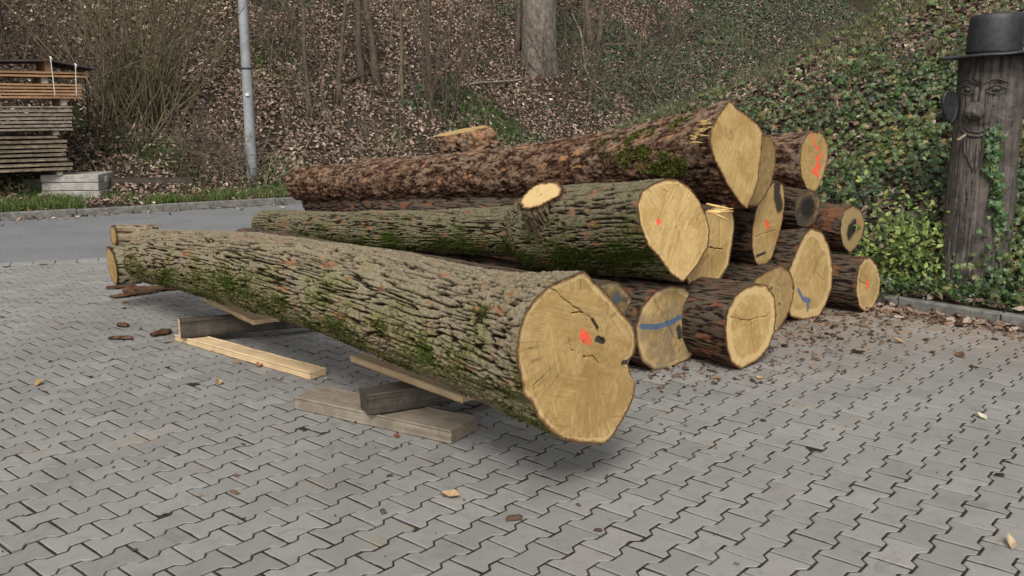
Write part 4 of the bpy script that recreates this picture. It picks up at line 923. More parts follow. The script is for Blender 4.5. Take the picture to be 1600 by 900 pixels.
# hat: brim and crown
def lathe(prof, c, tilt, k=48):
    th = np.arange(k)*2*math.pi/k; V = []
    for r, z in prof: V.append(np.c_[r*np.cos(th), r*np.sin(th), z+tilt*r*np.cos(th)+np.zeros(k)])
    V = np.concatenate(V)+c; n = len(prof); i = np.arange(n-1)[:, None]*k; j = np.arange(k)[None]; j2 = (j+1) % k
    return V, [np.stack([i+j, i+j2, i+k+j2, i+k+j], -1).reshape(-1, 4), np.arange(k)[None, ::-1], (np.arange(k)+(n-1)*k)[None]]
V, F = lathe([(.22, -.012), (.395, -.014), (.402, -.004), (.395, .008), (.22, .014), (.19, .018)], np.array([cxp-.005, cyp-.01, ztop+.012]), .05)
V[:, 2] += .022*pn(V[:, 0]*4, V[:, 1]*4, seed=70); mk('hat_brim', V, F, M['black_paint'], t)
V, F = lathe([(.202, .0), (.204, .02), (.199, .12), (.193, .25), (.186, .285), (.17, .30), (.10, .302)], np.array([cxp-.005, cyp, ztop+.025]), .02)
V += .009*np.stack([pn(V[:, 0]*9, V[:, 1]*9, V[:, 2]*9, 71)]*3, 1); mk('hat_crown', V, F, M['black_paint'], t)

# ------------------------------------------------------------------ vegetation helpers
def basis(N, yaw):
    N = N/np.linalg.norm(N, axis=1)[:, None]; ref = np.where(np.abs(N[:, 2:]) < .9, [[0, 0, 1.]], [[1., 0, 0]])
    A = np.cross(ref, N); A /= np.linalg.norm(A, axis=1)[:, None]; B = np.cross(N, A)
    c, s = np.cos(yaw)[:, None], np.sin(yaw)[:, None]
    return A*c+B*s, -A*s+B*c, N
def scatter(tv, tf, P, N, yaw, size, zs=None):
    X, Y, Z = basis(N, yaw); zs = np.ones(len(P)) if zs is None else zs
    sz = np.asarray(size)[:, None, None]
    V = P[:, None]+sz*(tv[None, :, 0, None]*X[:, None]+tv[None, :, 1, None]*Y[:, None]+(tv[None, :, 2]*zs[:, None])[..., None]*Z[:, None])
    b = (np.arange(len(P))*len(tv))[:, None, None]
    return V.reshape(-1, 3), [(f[None]+b).reshape(-1, f.shape[1]) for f in tf]
LV = np.array([[-.5, 0, .05], [-.2, .2, .10], [-.2, 0, 0], [-.2, -.2, .14], [.15, .26, .16], [.15, 0, .02], [.15, -.26, .10], [.5, .02, .12]])
LF = [np.array([[0, 2, 1], [0, 3, 2], [4, 5, 7], [5, 6, 7]]), np.array([[1, 2, 5, 4], [2, 3, 6, 5]])]
IV = np.array([[0, 0, .03], [0, -.28, -.02], [.25, -.42, -.06], [.50, -.25, -.1], [.30, -.02, -.02], [.52, .18, -.1], [.22, .26, -.03], [0, .62, -.12], [-.22, .26, -.03], [-.52, .18, -.1], [-.30, -.02, -.02], [-.50, -.25, -.1], [-.25, -.42, -.06]])
IF_ = [np.array([[0, i, i+1] for i in range(1, 12)]+[[0, 12, 1]])]
def pal(n, cols, var=.25):
    cols = np.array(cols); i = rng.integers(0, len(cols), n); j = rng.integers(0, len(cols), n); t_ = rng.random((n, 1))*.5
    return (cols[i]*(1-t_)+cols[j]*t_)*np.exp(rng.normal(size=(n, 1))*var)
LEAFC = [(.30, .215, .165), (.38, .29, .225), (.20, .13, .095), (.12, .08, .058), (.48, .38, .31), (.26, .165, .12), (.08, .056, .042)]
IVYC = [(.030, .065, .016), (.045, .090, .020), (.060, .115, .028), (.022, .05, .014), (.085, .125, .035), (.13, .16, .05), (.022, .045, .016)]
def invis(P, m=520):
    s = project(P); return (s[:, 0] > -m) & (s[:, 0] < 1600+m) & (s[:, 1] > -m) & (s[:, 1] < 900+m) & (s[:, 2] > .3)
def d1f(p): return (p[..., :2]-KF0)@nF
def d2f(p): return (p[..., :2]-KR0)@nR
# leaf litter on the far slope
def hill_pts(n, x0, x1, y0, y1):
    x = rng.uniform(x0, x1, n); y = rng.uniform(y0, y1, n); P = np.stack([x, y, height(x, y)], 1); return P[invis(P)]
P = hill_pts(400000, -17, 18, 12.5, 38); onmain = (d1f(P) > .35) & ~((d2f(P) > 0) & (P[:, 1] < 12.2))
P = P[onmain]; ivm = sstep(.0, .35, fbm(P[:, 0]*.35, P[:, 1]*.35, 0, 80, 3)+.09*(P[:, 0]+.3)-.05)
bare = sstep(.05, .5, fbm(P[:, 0]*.9, P[:, 1]*.9, 0, 84, 3))
leafy = P[rng.random(len(P)) < (1-.25*ivm)*(1-.5*bare)]; n = len(leafy)
N = hnorm(leafy[:, 0], leafy[:, 1])*1.0+rng.normal(size=(n, 3))*.38
V, F = scatter(LV, LF, leafy+[0, 0, .012]+rng.random((n, 1))*[0, 0, .035], N, rng.uniform(0, 6.28, n), rng.uniform(.05, .105, n), rng.uniform(-.5, 2., n))
print('litter', n)
tag(mk('leaf_litter', V, F, M['leaf'], smooth=False, attrs={'col': col4(np.repeat(pal(n, LEAFC), 8, 0))}), kind='stuff')
iv = P[rng.random(len(P)) < .45*ivm*(d1f(P) > 1.2)]; n = len(iv)
N = hnorm(iv[:, 0], iv[:, 1])+rng.normal(size=(n, 3))*.35+[0, -.25, 0]
V, F = scatter(IV, IF_, iv+[0, 0, .04]+rng.random((n, 1))*[0, 0, .06], N, rng.uniform(0, 6.28, n), rng.uniform(.05, .11, n))
tag(mk('slope_ivy', V, F, M['ivy'], smooth=False, attrs={'col': col4(np.repeat(pal(n, [(.026, .044, .018), (.042, .064, .022), (.06, .08, .03), (.022, .034, .014)]), 13, 0))}), kind='stuff')
# ivy bank on the right
P = hill_pts(105000, -3, 9.5, 5, 13.2); d2 = d2f(P); P = P[(d2 > .12) & (P[:, 2] > .0)]
d2 = d2f(P); up = 1-sstep(.45, 1.65, 1.17+.40*np.maximum(P[:, 0], -1.5)-P[:, 2]+.45*fbm(P[:, 0]*.8, P[:, 1]*.8, 0, 90, 3)); up = np.maximum(up, sstep(.5, -1., P[:, 0])*.8); gap = sstep(.15, .5, fbm(P[:, 0]*1.4, P[:, 1]*1.4, P[:, 2]*1.4, 91, 3))
r_ = rng.random(len(P)); iv = P[(r_ < (1-.75*up)*(1-.7*gap)*np.clip(.35+d2*.5, .3, 1))]; n = len(iv)
N = hnorm(iv[:, 0], iv[:, 1])*.8+rng.normal(size=(n, 3))*.38+[-.05, -.4, .15]
yw = rng.uniform(0, 6.28, n); V, F = scatter(IV, IF_, iv+rng.random((n, 1))*[-.03, -.05, .11]+[0, 0, .02], N, yw, rng.uniform(.028, .070, n)*(1+.25*(rng.random(n) < .15)))
cc = pal(n, IVYC); br = rng.random(n) < .09; cc[br] = pal(br.sum(), [(.20, .15, .06), (.22, .12, .05), (.25, .22, .09)])
cl = sstep(-.2, .5, fbm(iv[:, 0]*1.1, iv[:, 1]*1.1, iv[:, 2]*1.1, 93, 2))[:, None]; cc = cc*.80+cl*np.array([.028, .028, .003])
print('ivy', n)
tag(mk('ivy_ground_cover', V, F, M['ivy'], smooth=False, attrs={'col': col4(np.repeat(cc, 13, 0))}), kind='stuff')
r_ = rng.random(len(P)); lf = P[r_ < .13+.55*up+.22*gap]; n = len(lf)
N = hnorm(lf[:, 0], lf[:, 1])+rng.normal(size=(n, 3))*.5
V, F = scatter(LV, LF, lf+[0, 0, .03], N, rng.uniform(0, 6.28, n), rng.uniform(.05, .11, n), rng.uniform(-.5, 2., n))
tag(mk('leaf_litter', V, F, M['leaf'], smooth=False, attrs={'col': col4(np.repeat(pal(n, LEAFC), 8, 0))}), kind='stuff')
def blades(name, P, h, w, cols, lean=.5, var=.3):
    n = len(P); a = rng.uniform(0, 6.28, n); dr = np.stack([np.cos(a), np.sin(a), np.zeros(n)], 1); sd_ = np.stack([-np.sin(a), np.cos(a), np.zeros(n)], 1)
    sd_ = np.where(rng.random((n, 1)) < .5, sd_, dr); hh = rng.uniform(.5, 1.2, n)[:, None]*h; le = rng.uniform(.1, 1., n)[:, None]*lean*hh; ww = rng.uniform(.6, 1.3, n)[:, None]*w
    up_ = np.array([[0, 0, 1.]])
    p1 = P+dr*le*.35+up_*hh*.55; p2 = P+dr*le*1.1+up_*hh*.92
    V = np.stack([P-sd_*ww/2-up_*.02, P+sd_*ww/2-up_*.02, p1+sd_*ww*.4, p1-sd_*ww*.4, p2], 1).reshape(-1, 3); b = np.arange(n)[:, None]*5
    return tag(mk(name, V, [b+np.array([[0, 1, 2, 3]]), b+np.array([[3, 2, 4]])], M['grass'], smooth=False, attrs={'col': col4(np.repeat(pal(n, cols, var), 5, 0))}), kind='stuff')
GRC = [(.06, .12, .02), (.09, .16, .03), (.05, .095, .02), (.13, .17, .05), (.20, .18, .09)]
# verge along the far kerb
n = 30000; s_ = rng.uniform(-6, 11, n); q = .13+np.abs(rng.normal(size=n))*.42
P = np.stack([KF0[0]+tF[0]*s_+nF[0]*q, KF0[1]+tF[1]*s_+nF[1]*q], 1); P = np.c_[P, height(P[:, 0], P[:, 1])]
P = P[fbm(P[:, 0]*1.2, P[:, 1]*1.2, 0, 95, 3)+.35 > rng.random(len(P))*.9]; blades('verge_grass', P, .135, .012, GRC, .7)
# green patches on the slope
Ps = []
for (px, py, sx, sy, k) in ((742, 178, 1.0, .6, 1100), (800, 205, 1.0, .4, 800), (440, 285, .6, .4, 700), (228, 232, .9, .5, 1000), (60, 305, .8, .3, 500), (415, 100, 1.2, .6, 500), (1130, 45, .8, .8, 500)):
    c0 = ground_at(px, py); a = c0[:2]+rng.normal(size=(k, 2))*[sx*.6, sy*.6]; Ps.append(np.c_[a, height(a[:, 0], a[:, 1])])
blades('slope_grass', np.concatenate(Ps), .12, .014, [(.05, .13, .015), (.08, .18, .025), (.04, .09, .015)], .8)
# dry grass on the crest of the bank
n = 90000; x = rng.uniform(-2.5, 8, n); y = rng.uniform(9, 13.2, n); P = np.stack([x, y, height(x, y)], 1)
zc_ = 1.17+.40*x; k = (d2f(P) > .8) & (np.abs(P[:, 2]-zc_+.15) < .55+.15*rng.normal(size=n)) & invis(P); P = P[k]
P = P[fbm(P[:, 0]*1.3, P[:, 1]*1.3, 0, 97, 3)+.45 > rng.random(len(P))]
blades('crest_grass', P, .21, .008, [(.16, .15, .08), (.22, .20, .12), (.10, .115, .05), (.13, .13, .08), (.28, .25, .17)], 1.1)

# ---- woody plants
def wander(p, d, L, n, jit, droop=0.):
    p = np.array(p, float); d = nrm(d); out = [p]
    for k in range(n):
        d = nrm(d+np.array([random.gauss(0, jit), random.gauss(0, jit), random.gauss(0, jit)*.6-droop])); p = p+d*L/n; out.append(p)
    return np.array(out)
def grow(mb, p, d, L, r, depth=1, nb=5, jit=.06, k=5, spread=.6, droop=0., frac=.45):
    Pn = wander(p, d, L, 9, jit, droop); V, F = tube(Pn, np.linspace(r, r*.3, 10), k); mb.add(V, F)
    if depth:
        for _ in range(nb):
            i = random.randint(2, 8); dd = nrm(Pn[i]-Pn[i-1])+np.array([random.gauss(0, spread), random.gauss(0, spread), random.gauss(.1, spread*.6)])
            grow(mb, Pn[i], dd, L*frac*random.uniform(.5, 1.), r*.42, depth-1, max(2, nb//2), jit*1.5, 4, spread, droop)
def shrub(name, label, pxy, stems, h, r, mat, fan=.5, nb=5, depth=2, cat='shrub', group=None, base_w=.15, dirx=0., foot=None, droop=0., jit=.05, back=.0, frac=.4):
    b = foot if foot is not None else ground_at(*pxy); t = thing(name, b, label, cat, group)
    for k in range(stems):
        mb = MB(); o = np.array([random.gauss(0, base_w), random.gauss(0, base_w*.6), 0])
        d = np.array([random.gauss(dirx, fan), random.gauss(back, fan*.6), 1.])
        p = b+o; p[2] = height(p[0], p[1])-.05
        grow(mb, p, d, h*random.uniform(.6, 1.1), r*random.uniform(.6, 1.2), depth, nb, jit, spread=.45, droop=droop, frac=frac)
        mb.build('stem', M[mat], t)
    return t
shrub('willow_shrub', 'big fan-shaped bush of many upright olive stems above the verge', (212, 190), 92, 3.6, .019, 'twig_olive', .42, 4, 2, base_w=.34, dirx=.04, frac=.26, jit=.035)
shrub('bramble_thicket', 'dark tangled thicket at the left edge of the slope behind the board stack', (40, 140), 70, 2.9, .016, 'twig', .7, 7, 2, base_w=.9, droop=.05, jit=.11)
shrub('twiggy_bush', 'thin brown twigs standing left of the lamp post below the slope', (330, 268), 46, 1.1, .009, 'twig', .5, 5, 1, base_w=.35, droop=.03, jit=.09)
shrub('dry_bramble', 'pale dry brambles sprawling at the foot of the lamp post', (372, 265), 60, 1.0, .008, 'twig_pale', .8, 5, 1, base_w=.45, droop=.10, jit=.12)
shrub('brushwood', 'upright brown brush on the slope right of the lamp post top', (440, 100), 32, 2.2, .012, 'twig', .35, 5, 2, base_w=.55)
shrub('hazel_clump', 'clump of thin dark stems in the middle of the leafy slope', (680, 180), 22, 2.9, .016, 'twig', .22, 4, 1, base_w=.22)
shrub('thorny_bush', 'dark leafless bush just right of the big grey trunk', (892, 150), 26, 2.2, .013, 'twig', .35, 6, 2, base_w=.35)
shrub('spreading_bush', 'leafless bush spreading under the top edge right of the thorny bush', (1040, 72), 20, 1.9, .013, 'twig', .6, 6, 2, base_w=.2)
shrub('thin_scrub', 'sparse thin scrub low on the slope right of the lamp post', (540, 215), 34, .9, .006, 'twig_pale', .5, 4, 1, base_w=.8, jit=.1)
shrub('dry_scrub', 'sparse dry scrub between the willow bush and the thin brown twigs', (265, 255), 46, .8, .008, 'twig', .8, 5, 1, base_w=.7, droop=.08, jit=.12)
GSAP = 'leafless saplings on the far slope'
def sapling(pb_, pt, w, label, mat='twig', nb=6):
    b = ground_at(*pb_); top = PY(pt[0], pt[1], b[1]+.1); d = top-b; d = d/abs(d[2]); t = thing('sapling', b-[0, 0, .05], label, 'sapling', GSAP)
    r = w*.36/FPX*b[1]; mb = MB(); L = 5.0; Pn = b+d*np.linspace(-.05, L, 14)[:, None]; Pn[1:, :2] += np.cumsum(rng.normal(size=(13, 2))*.018, 0)
    V, F = tube(Pn, np.linspace(r*1.15, r*.5, 14)*(1+.5*np.exp(-np.arange(14)*1.5)), 8); mb.add(V, F); mb.build('trunk', M[mat], t)
    for _ in range(nb):
        mb = MB(); i = random.randint(2, 11); dd = np.array([random.gauss(0, .8), random.gauss(0, .5), .8]); grow(mb, Pn[i], dd, random.uniform(.5, 1.2), r*.28+.003, 1, 4, .08); mb.build('branch', M[mat], t)
sapling((488, 187), (463, 0), 9, 'slim grey sapling leaning left, first right of the lamp post', 'twig')
sapling((528, 163), (537, 0), 8, 'thin straight sapling between the leaning one and the twin trunks')
sapling((566, 126), (553, 0), 12, 'left of the two close brown trunks on the slope', 'twig')
sapling((590, 130), (571, 0), 14, 'thicker right one of the two close brown trunks on the slope', 'twig')
sapling((630, 165), (625, 0), 7, 'thin upright sapling between the twin trunks and the hazel clump', 'twig_olive')
sapling((672, 160), (669, 0), 10, 'dark sapling rising out of the hazel clump', 'twig')
sapling((922, 74), (915, 0), 13, 'dark thin trunk right of the big grey trunk', 'twig')
sapling((934, 73), (946, 0), 10, 'dark trunk leaning right, next to the fallen branch', 'twig')
sapling((140, 70), (128, 0), 7, 'thin sapling behind the left side of the willow bush', 'twig_olive')
sapling((808, 80), (806, 0), 10, 'dark sapling close to the left of the big grey trunk', 'twig')
# big tree
b = ground_at(843, 122); t = thing('oak_tree', b-[0, 0, .1], 'thick grey tree trunk cut off by the top edge of the photo', 'tree')
NT_, NZ = 90, 80; th = np.arange(NT_)*2*math.pi/NT_; zz = np.linspace(-.4, 7, NZ); Z2, T2 = np.meshgrid(zz, th, indexing='ij'); r0 = 27/FPX*b[1]
rad = r0*(1+.75*np.exp(-(Z2+.4)/.45)*(.6+.4*np.cos(T2*4+1)))-.02*np.abs(pn(np.cos(T2)*7, np.sin(T2)*7, Z2*1.2, 101))*2+.03*pn(np.cos(T2)*2, np.sin(T2)*2, Z2*.6, 102)-.01*Z2
V = np.stack([b[0]+rad*np.cos(T2)+.0*Z2, b[1]+.5+rad*np.sin(T2), b[2]+Z2], -1).reshape(-1, 3); i = np.arange(NZ-1)[:, None]*NT_; j = np.arange(NT_)[None]; j2 = (j+1) % NT_
mk('trunk', V, np.stack([i+j, i+j2, i+NT_+j2, i+NT_+j], -1).reshape(-1, 4), M['trunk'], t)
for k in range(7):
    mb = MB(); a = random.uniform(0, 6.28); grow(mb, (b[0], b[1]+.5, b[2]+random.uniform(5, 6.8)), (math.cos(a), math.sin(a), .7), 4, .16, 2, 6, .07, 7); mb.build('limb', M['trunk'], t)
def undergrowth(name, n, pick, h, r, mat, lie=False):
    mb = MB(); k = 0
    while k < n:
        x, y = pick(); z = float(height(x, y)); p = np.array([x, y, z])
        if not invis(p[None], 100)[0]: continue
        k += 1
        if lie: d = (random.gauss(0, 1), random.gauss(0, .6), random.gauss(.15, .25)); p = p+[0, 0, .05]
        else: d = (random.gauss(0, .28), random.gauss(-.05, .2), 1)
        grow(mb, p, d, h*random.uniform(.5, 1.2), r*random.uniform(.6, 1.3), 1, 2, .10, 4, .5, .02)
    return tag(mb.build(name, M[mat]), kind='stuff')
def pk():
    while True:
        x, y = random.uniform(-12, 10), random.uniform(13.5, 27)
        if d1f(np.array([x, y])) > 1.2: return x, y
undergrowth('undergrowth_stems', 760, pk, 1.1, .006, 'twig'); undergrowth('undergrowth_stems', 240, pk, 1.4, .007, 'twig_pale')
undergrowth('fallen_twigs', 420, pk, .8, .007, 'twig', True); undergrowth('fallen_twigs', 200, pk, .7, .007, 'twig_pale', True)
def pk2():
    while True:
        x, y = random.uniform(-1, 8), random.uniform(6, 11.6); d = d2f(np.array([x, y]))
        if d > .3 and y < 11.7: return x, y
undergrowth('trailing_stems', 260, pk2, .55, .004, 'twig', True)
# leaning curved branch, fallen branches
def fallen(pts, r, mat, label, lift=.05):
    P = np.array([ground_at(*p)+[0, -.03, lift] for p in pts]); tt = np.linspace(0, len(P)-1, 6*len(P)); q = np.stack([np.interp(tt, np.arange(len(P)), P[:, a]) for a in range(3)], 1)
    mb = MB(); V, F = tube(q, np.linspace(r, r*.6, len(q))*(1+.15*rng.normal(size=len(q))*.5), 8); mb.add(V, F)
    for _ in range(4):
        i = random.randint(2, len(q)-2); grow(mb, q[i], (random.gauss(0, 1), random.gauss(0, .5), .6), .5, r*.3, 0, 0, .1)
    return tag(mb.build('fallen_branch', M[mat], None, q.mean(0)-[0, 0, r]), label, 'branch')
fallen([(946, 74), (975, 73), (1006, 71)], .055, 'twig', 'dark fallen branch lying right of the thin dark trunks')
M['mossy'] = simple('mossy wood', (.05, .065, .018), (.10, .085, .05), 12)
fallen([(1099, 68), (1130, 72), (1160, 76)], .09, 'mossy', 'mossy fallen log below the top edge of the slope')
fallen([(718, 138), (750, 133), (800, 130), (818, 127)], .03, 'twig_pale', 'pale dead branch lying left of the big trunk foot')
fallen([(545, 128), (560, 124), (580, 119)], .04, 'twig', 'short dark branch on the leaves by the twin trunks')
fallen([(894, 30), (908, 60), (914, 115), (925, 138), (944, 152)], .022, 'twig_pale', 'pale curved branch hanging down the ivy slope', .12)

# euonymus-like bush and low green growth by the post
def leaf_bush(name, label, pxy, w, h, n, cols, size=(.03, .055), foot=None, dp=.6):
    b = foot if foot is not None else ground_at(*pxy); t = thing(name, b, label, 'shrub')
    P = np.stack([rng.normal(size=n)*w, rng.normal(size=n)*w*dp, np.abs(rng.normal(size=n))*h*.5+.03], 1)+b; P[:, 2] = np.maximum(P[:, 2], height(P[:, 0], P[:, 1])+.03)
    P = P[fbm(P[:, 0]*5, P[:, 1]*5, P[:, 2]*5, 110, 2) > -.15]; m = len(P)
    ov = LV*[1, 1.1, .6]; N = rng.normal(size=(m, 3))*.6+[-.1, -.5, .7]
    V, F = scatter(ov, LF, P, N, rng.uniform(0, 6.28, m), rng.uniform(*size, m)); mk('foliage', V, F, M['ivy'], t, smooth=False, attrs={'col': col4(np.repeat(pal(m, cols), 8, 0))})
    for _ in range(14):
        mb = MB(); p = b+np.array([random.gauss(0, w*.5), random.gauss(0, w*.3), -.03]); grow(mb, p, (random.gauss(0, .5), random.gauss(-.1, .4), 1), h*random.uniform(.6, 1.1), .006, 1, 4, .1); mb.build('stem', M['twig'], t)
YG = [(.14, .20, .04), (.20, .26, .06), (.09, .15, .03), (.06, .10, .025), (.25, .28, .08)]
leaf_bush('evergreen_bush', 'yellow-green bush between the log pile and the carved post', (1418, 425), .24, .62, 2200, YG, (.035, .065), foot=np.array([3.30, 7.62, .1]))
leaf_bush('evergreen_bush', 'small dark green bush beside the rightmost log', (1380, 440), .2, .4, 700, IVYC, foot=np.array([2.95, 8.05, .1]))
leaf_bush('low_plant', 'low dark ivy plant at the foot of the carved post', (1580, 470), .22, .25, 380, IVYC, (.04, .075), foot=np.array([cxp+.24, cyp-.36, .09]))
leaf_bush('low_plant', 'low tuft of leaves between the kerb and the carved post', (1440, 470), .25, .14, 400, IVYC, (.03, .06), foot=np.array([3.2, 7.3, .09]))
# ivy vine on the post
t = thing('ivy_vine', (cxp+.05, cyp-.3, .1), 'ivy vine climbing up the right side of the carved post', 'vine')
path = [(1568, 455), (1562, 420), (1558, 385), (1563, 350), (1552, 315), (1556, 285), (1547, 262), (1553, 238), (1548, 222), (1556, 205)]
mb = MB(); Pn = np.array([on_post(x, y, .012)[0] for x, y in path]); V, F = tube(Pn, np.linspace(.009, .004, len(Pn)), 6); mb.add(V, F); mb.build('stem', M['twig_olive'], t)
lp, ln_ = [], []
for k in range(330):
    f = random.random()**.8*9; i = min(int(f), 8); y = path[i][1]+(path[i+1][1]-path[i][1])*(f-i); x = path[i][0]+(path[i+1][0]-path[i][0])*(f-i)
    wd = 4+22*sstep(300, 450, y); p, n = on_post(min(x+random.gauss(0, wd), 1592), y+random.gauss(0, 5), .015+abs(random.gauss(0, .03+.06*sstep(380, 450, y)))); lp.append(p); ln_.append(n+rng.normal(size=3)*.4+[0, 0, .25])
lp, ln_ = np.array(lp), np.array(ln_); n = len(lp)
V, F = scatter(IV, IF_, lp, ln_, math.pi+rng.normal(size=n)*.7, rng.uniform(.032, .068, n)); mk('foliage', V, F, M['ivy'], t, smooth=False, attrs={'col': col4(np.repeat(pal(n, [(.035, .075, .025), (.05, .10, .035), (.07, .13, .045), (.11, .14, .04)]), 13, 0))})

# ------------------------------------------------------------------ things lying on the paving
GL = 'fallen leaves on the paving'
def fleaf(px, py, size, label, yaw, col, curl=1.6):
    p = PZ(px, py, .0); N = np.array([[random.gauss(0, .2), random.gauss(-.1, .2), 1.]])
    V, F = scatter(LV*[1, 1, 1], LF, p[None]+[0, 0, .012], N, np.array([yaw]), np.array([size]), np.array([curl]))
    V[:, 2] -= V[:, 2].min()-.003
    tag(mk('fallen_leaf', V, F, M['leaf'], None, (p[0], p[1], .003), False, attrs={'col': col4(np.tile(col, (8, 1)))}), label, 'leaf', GL)
TAN = (.42, .29, .17)
for a in ((342, 600, .085, 'curled brown oak leaf left of the fresh pale beam end', .3, TAN), (702, 777, .10, 'folded tan leaf on the paving in front of the grey beam', 1.1, (.45, .31, .18)),
          (1531, 653, .085, 'pale cream leaf lying on the paving at the right', .2, (.62, .56, .42)), (1576, 852, .085, 'crumpled tan leaf near the lower right corner', .5, (.50, .38, .25)),
          (405, 572, .08, 'reddish leaf beside the fresh pale beam', .2, (.38, .2, .12)), (62, 601, .09, 'long flat tan leaf near the left edge', .1, (.42, .27, .13)), (620, 683, .055, 'small red-brown leaf against the grey beam', .3, (.26, .09, .05)),
          (1185, 592, .06, 'tan leaf in front of the round pale-rimmed log', .4, (.55, .36, .2)), (1500, 557, .10, 'dark curled leaf on the paving right of the log pile', .1, (.16, .10, .06)), (1402, 536, .09, 'tan leaf on the dusty paving below the kerb', 2.4, (.36, .24, .14)),
          (1340, 553, .11, 'big dark crumpled leaf in front of the rightmost log', .8, (.11, .085, .06)), (175, 562, .05, 'small yellowish leaf left of the bark strips', .2, (.40, .30, .14)), (1457, 552, .08, 'brown leaf beside the dark curled leaf', 2.9, (.2, .12, .07)), (193, 482, .08, 'pale leaf on the paving under the forked log end', .4, (.5, .4, .25)), (198, 474, .09, 'dull brown leaf close to the forked log end', 2., (.32, .22, .12))):
    fleaf(*a)
GK = 'strips of bark fallen on the paving'
def barkstrip(px, py, L, w, label, yaw):
    p = PZ(px, py, 0); d = np.array([math.cos(yaw), math.sin(yaw), 0]); n = np.array([-d[1], d[0], 0]); u = np.linspace(-1, 1, 9); NS = 14; s = np.linspace(-1, 1, NS)
    W_ = w*(1-.55*np.abs(s)**3)[:, None]*(1+.25*pn(s*3, .5, seed=len(WO) % 30))[:, None]
    top = p+d*(s*L/2)[:, None, None]+n*(u*W_/2)[..., None]+np.array([0, 0, 1])*(.012+.35*W_*(1-u[None]**2)+.01*pn(s[:, None]*7, u[None]*3, seed=len(WO) % 30))[..., None]
    bot = top-[0, 0, .012]; V = np.concatenate([top.reshape(-1, 3), bot.reshape(-1, 3)]); i = np.arange(NS-1)[:, None]*9; j = np.arange(8)[None]; A = np.stack([i+j, i+j+1, i+10+j, i+9+j], -1).reshape(-1, 4); o = NS*9
    e = []
    for k in range(NS-1): e += [[k*9, k*9+9, k*9+9+o, k*9+o], [k*9+8+o, k*9+17+o, k*9+17, k*9+8]]
    m = len(V); V[:, 2] -= V[:, 2].min()-.002
    tag(mk('bark_strip', V, [A, A[:, ::-1]+o, np.array(e)], M['bark_dark'], None, (p[0], p[1], .002), attrs={'crest': np.clip(.5+.6*pn(V[:, 0]*30, V[:, 1]*30, seed=3), 0, 1), 'moss': np.zeros(m), 'peel': np.full(m, .4), 'lichen': np.full(m, .4)}), label, 'bark strip', GK)
barkstrip(252, 524, .16, .055, 'chunky bark piece left of the dark brown beam', .95); barkstrip(189, 531, .17, .025, 'thin flat sliver of bark on the paving, leftmost of its kind', .0); barkstrip(192, 511, .1, .04, 'small brown bark piece above the thin sliver', 2.8)
barkstrip(212, 462, .42, .05, 'long dark bark strip under the forked log end', .75); barkstrip(190, 451, .25, .04, 'short black bark strip below the sawn fork', .35); barkstrip(240, 455, .5, .09, 'wide black bark slab in the shade of the far log end', .3)
# crumbs of bark and leaves strewn round the pile
n = 2300; k = rng.integers(0, 4, n)
cs = np.array([[1.9, 6.3], [2.5, 6.9], [1.0, 5.6], [-.2, 6.2]]); sg = np.array([[.55, .35], [.5, .28], [.5, .35], [1.3, 1.6]])
P2 = cs[k]+rng.normal(size=(n, 2))*sg[k]
e_ = rng.uniform(-.6, 5.5, 3600); P2 = np.concatenate([P2, KR0+tR*e_[:, None]-nR*(np.abs(rng.normal(size=(3600, 1)))*.16+.02)-tR*.3])
P2 = P2[((P2-KR0)@nR < -.01)]; n = len(P2)
P = np.c_[P2, np.full(n, .006)]; sz = np.exp(rng.normal(size=n)*.55)*.0085
CV = np.array([[-1, -.4, 0], [.9, -.5, 0], [1.1, .4, 0], [-.8, .5, 0], [-.6, -.2, .35], [.6, -.25, .4], [.6, .2, .3], [-.5, .25, .4]]); CF = [np.array([[4, 5, 6, 7], [0, 1, 5, 4], [1, 2, 6, 5], [2, 3, 7, 6], [3, 0, 4, 7]])]
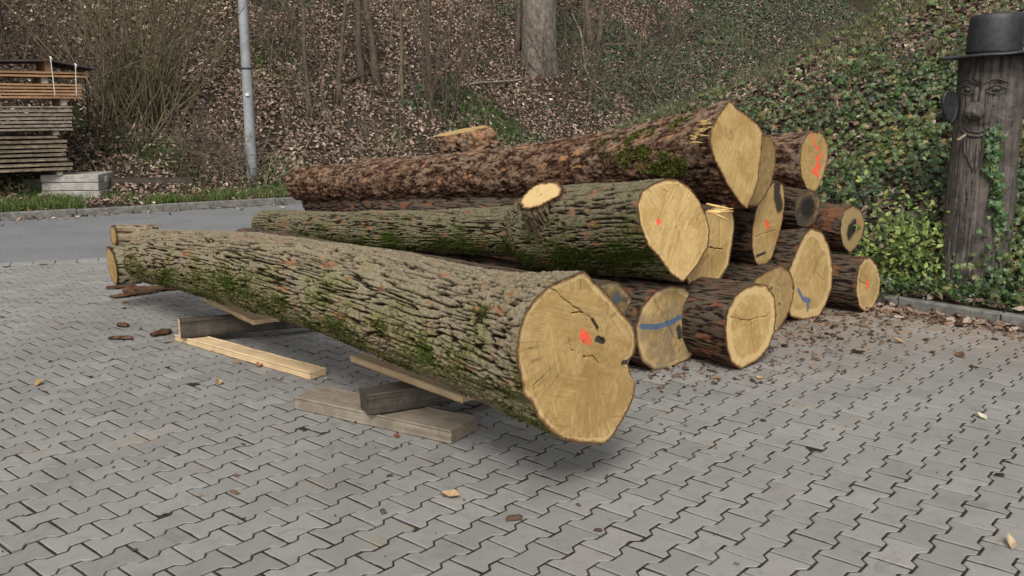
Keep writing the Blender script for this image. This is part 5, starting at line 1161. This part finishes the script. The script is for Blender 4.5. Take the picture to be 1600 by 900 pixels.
V, F = scatter(CV, CF, P, np.array([[0, 0, 1.]])+rng.normal(size=(n, 3))*.15, rng.uniform(0, 6.28, n), sz)
tag(mk('bark_debris', V, F, M['chip'], smooth=False, attrs={'col': col4(np.repeat(pal(n, [(.06, .04, .03), (.10, .065, .045), (.15, .10, .07), (.035, .025, .02), (.24, .16, .10)]), 8, 0))}), kind='stuff')
# stray crumbs over the whole yard
n = 420; P2 = np.stack([rng.uniform(-5, 5, n), rng.uniform(2.2, 9, n)], 1); P2 = P2[((P2-KR0)@nR < -.1) & ((P2-RN0)@nN < -.3)]; n = len(P2); P = np.c_[P2, np.full(n, .004)]
V, F = scatter(CV, CF, P, np.array([[0, 0, 1.]])+rng.normal(size=(n, 3))*.15, rng.uniform(0, 6.28, n), np.exp(rng.normal(size=n)*.5)*.0032)
tag(mk('yard_crumbs', V, F, M['chip'], smooth=False, attrs={'col': col4(np.repeat(pal(n, [(.06, .04, .03), (.10, .065, .045), (.2, .14, .09)]), 8, 0))}), kind='stuff')
# dead leaves gathered along kerb and verge
e_ = rng.uniform(-.4, 5, 520); A = KR0+tR*e_[:, None]-nR*(np.abs(rng.normal(size=(520, 1)))*.13+.03); A = np.c_[A, np.full(520, .012)]
e_ = rng.uniform(-6, 10, 1500); Bq = KF0+tF*e_[:, None]+nF*(rng.normal(size=(1500, 1))*.35+.3); Bq = np.c_[Bq, np.maximum(height(Bq[:, 0], Bq[:, 1]), -.01)+.02]
A3 = KR0+tR*rng.uniform(-.4, 5, 500)[:, None]+nR*(rng.random((500, 1))*.5+.1); A3 = np.c_[A3, height(A3[:, 0], A3[:, 1])+.02]
P = np.concatenate([A, Bq, A3]); n = len(P)
V, F = scatter(LV, LF, P, np.array([[0, 0, 1.]])+rng.normal(size=(n, 3))*.4, rng.uniform(0, 6.28, n), rng.uniform(.05, .11, n), rng.uniform(-.5, 2, n))
tag(mk('kerb_leaves', V, F, M['leaf'], smooth=False, attrs={'col': col4(np.repeat(pal(n, LEAFC), 8, 0))}), kind='stuff')
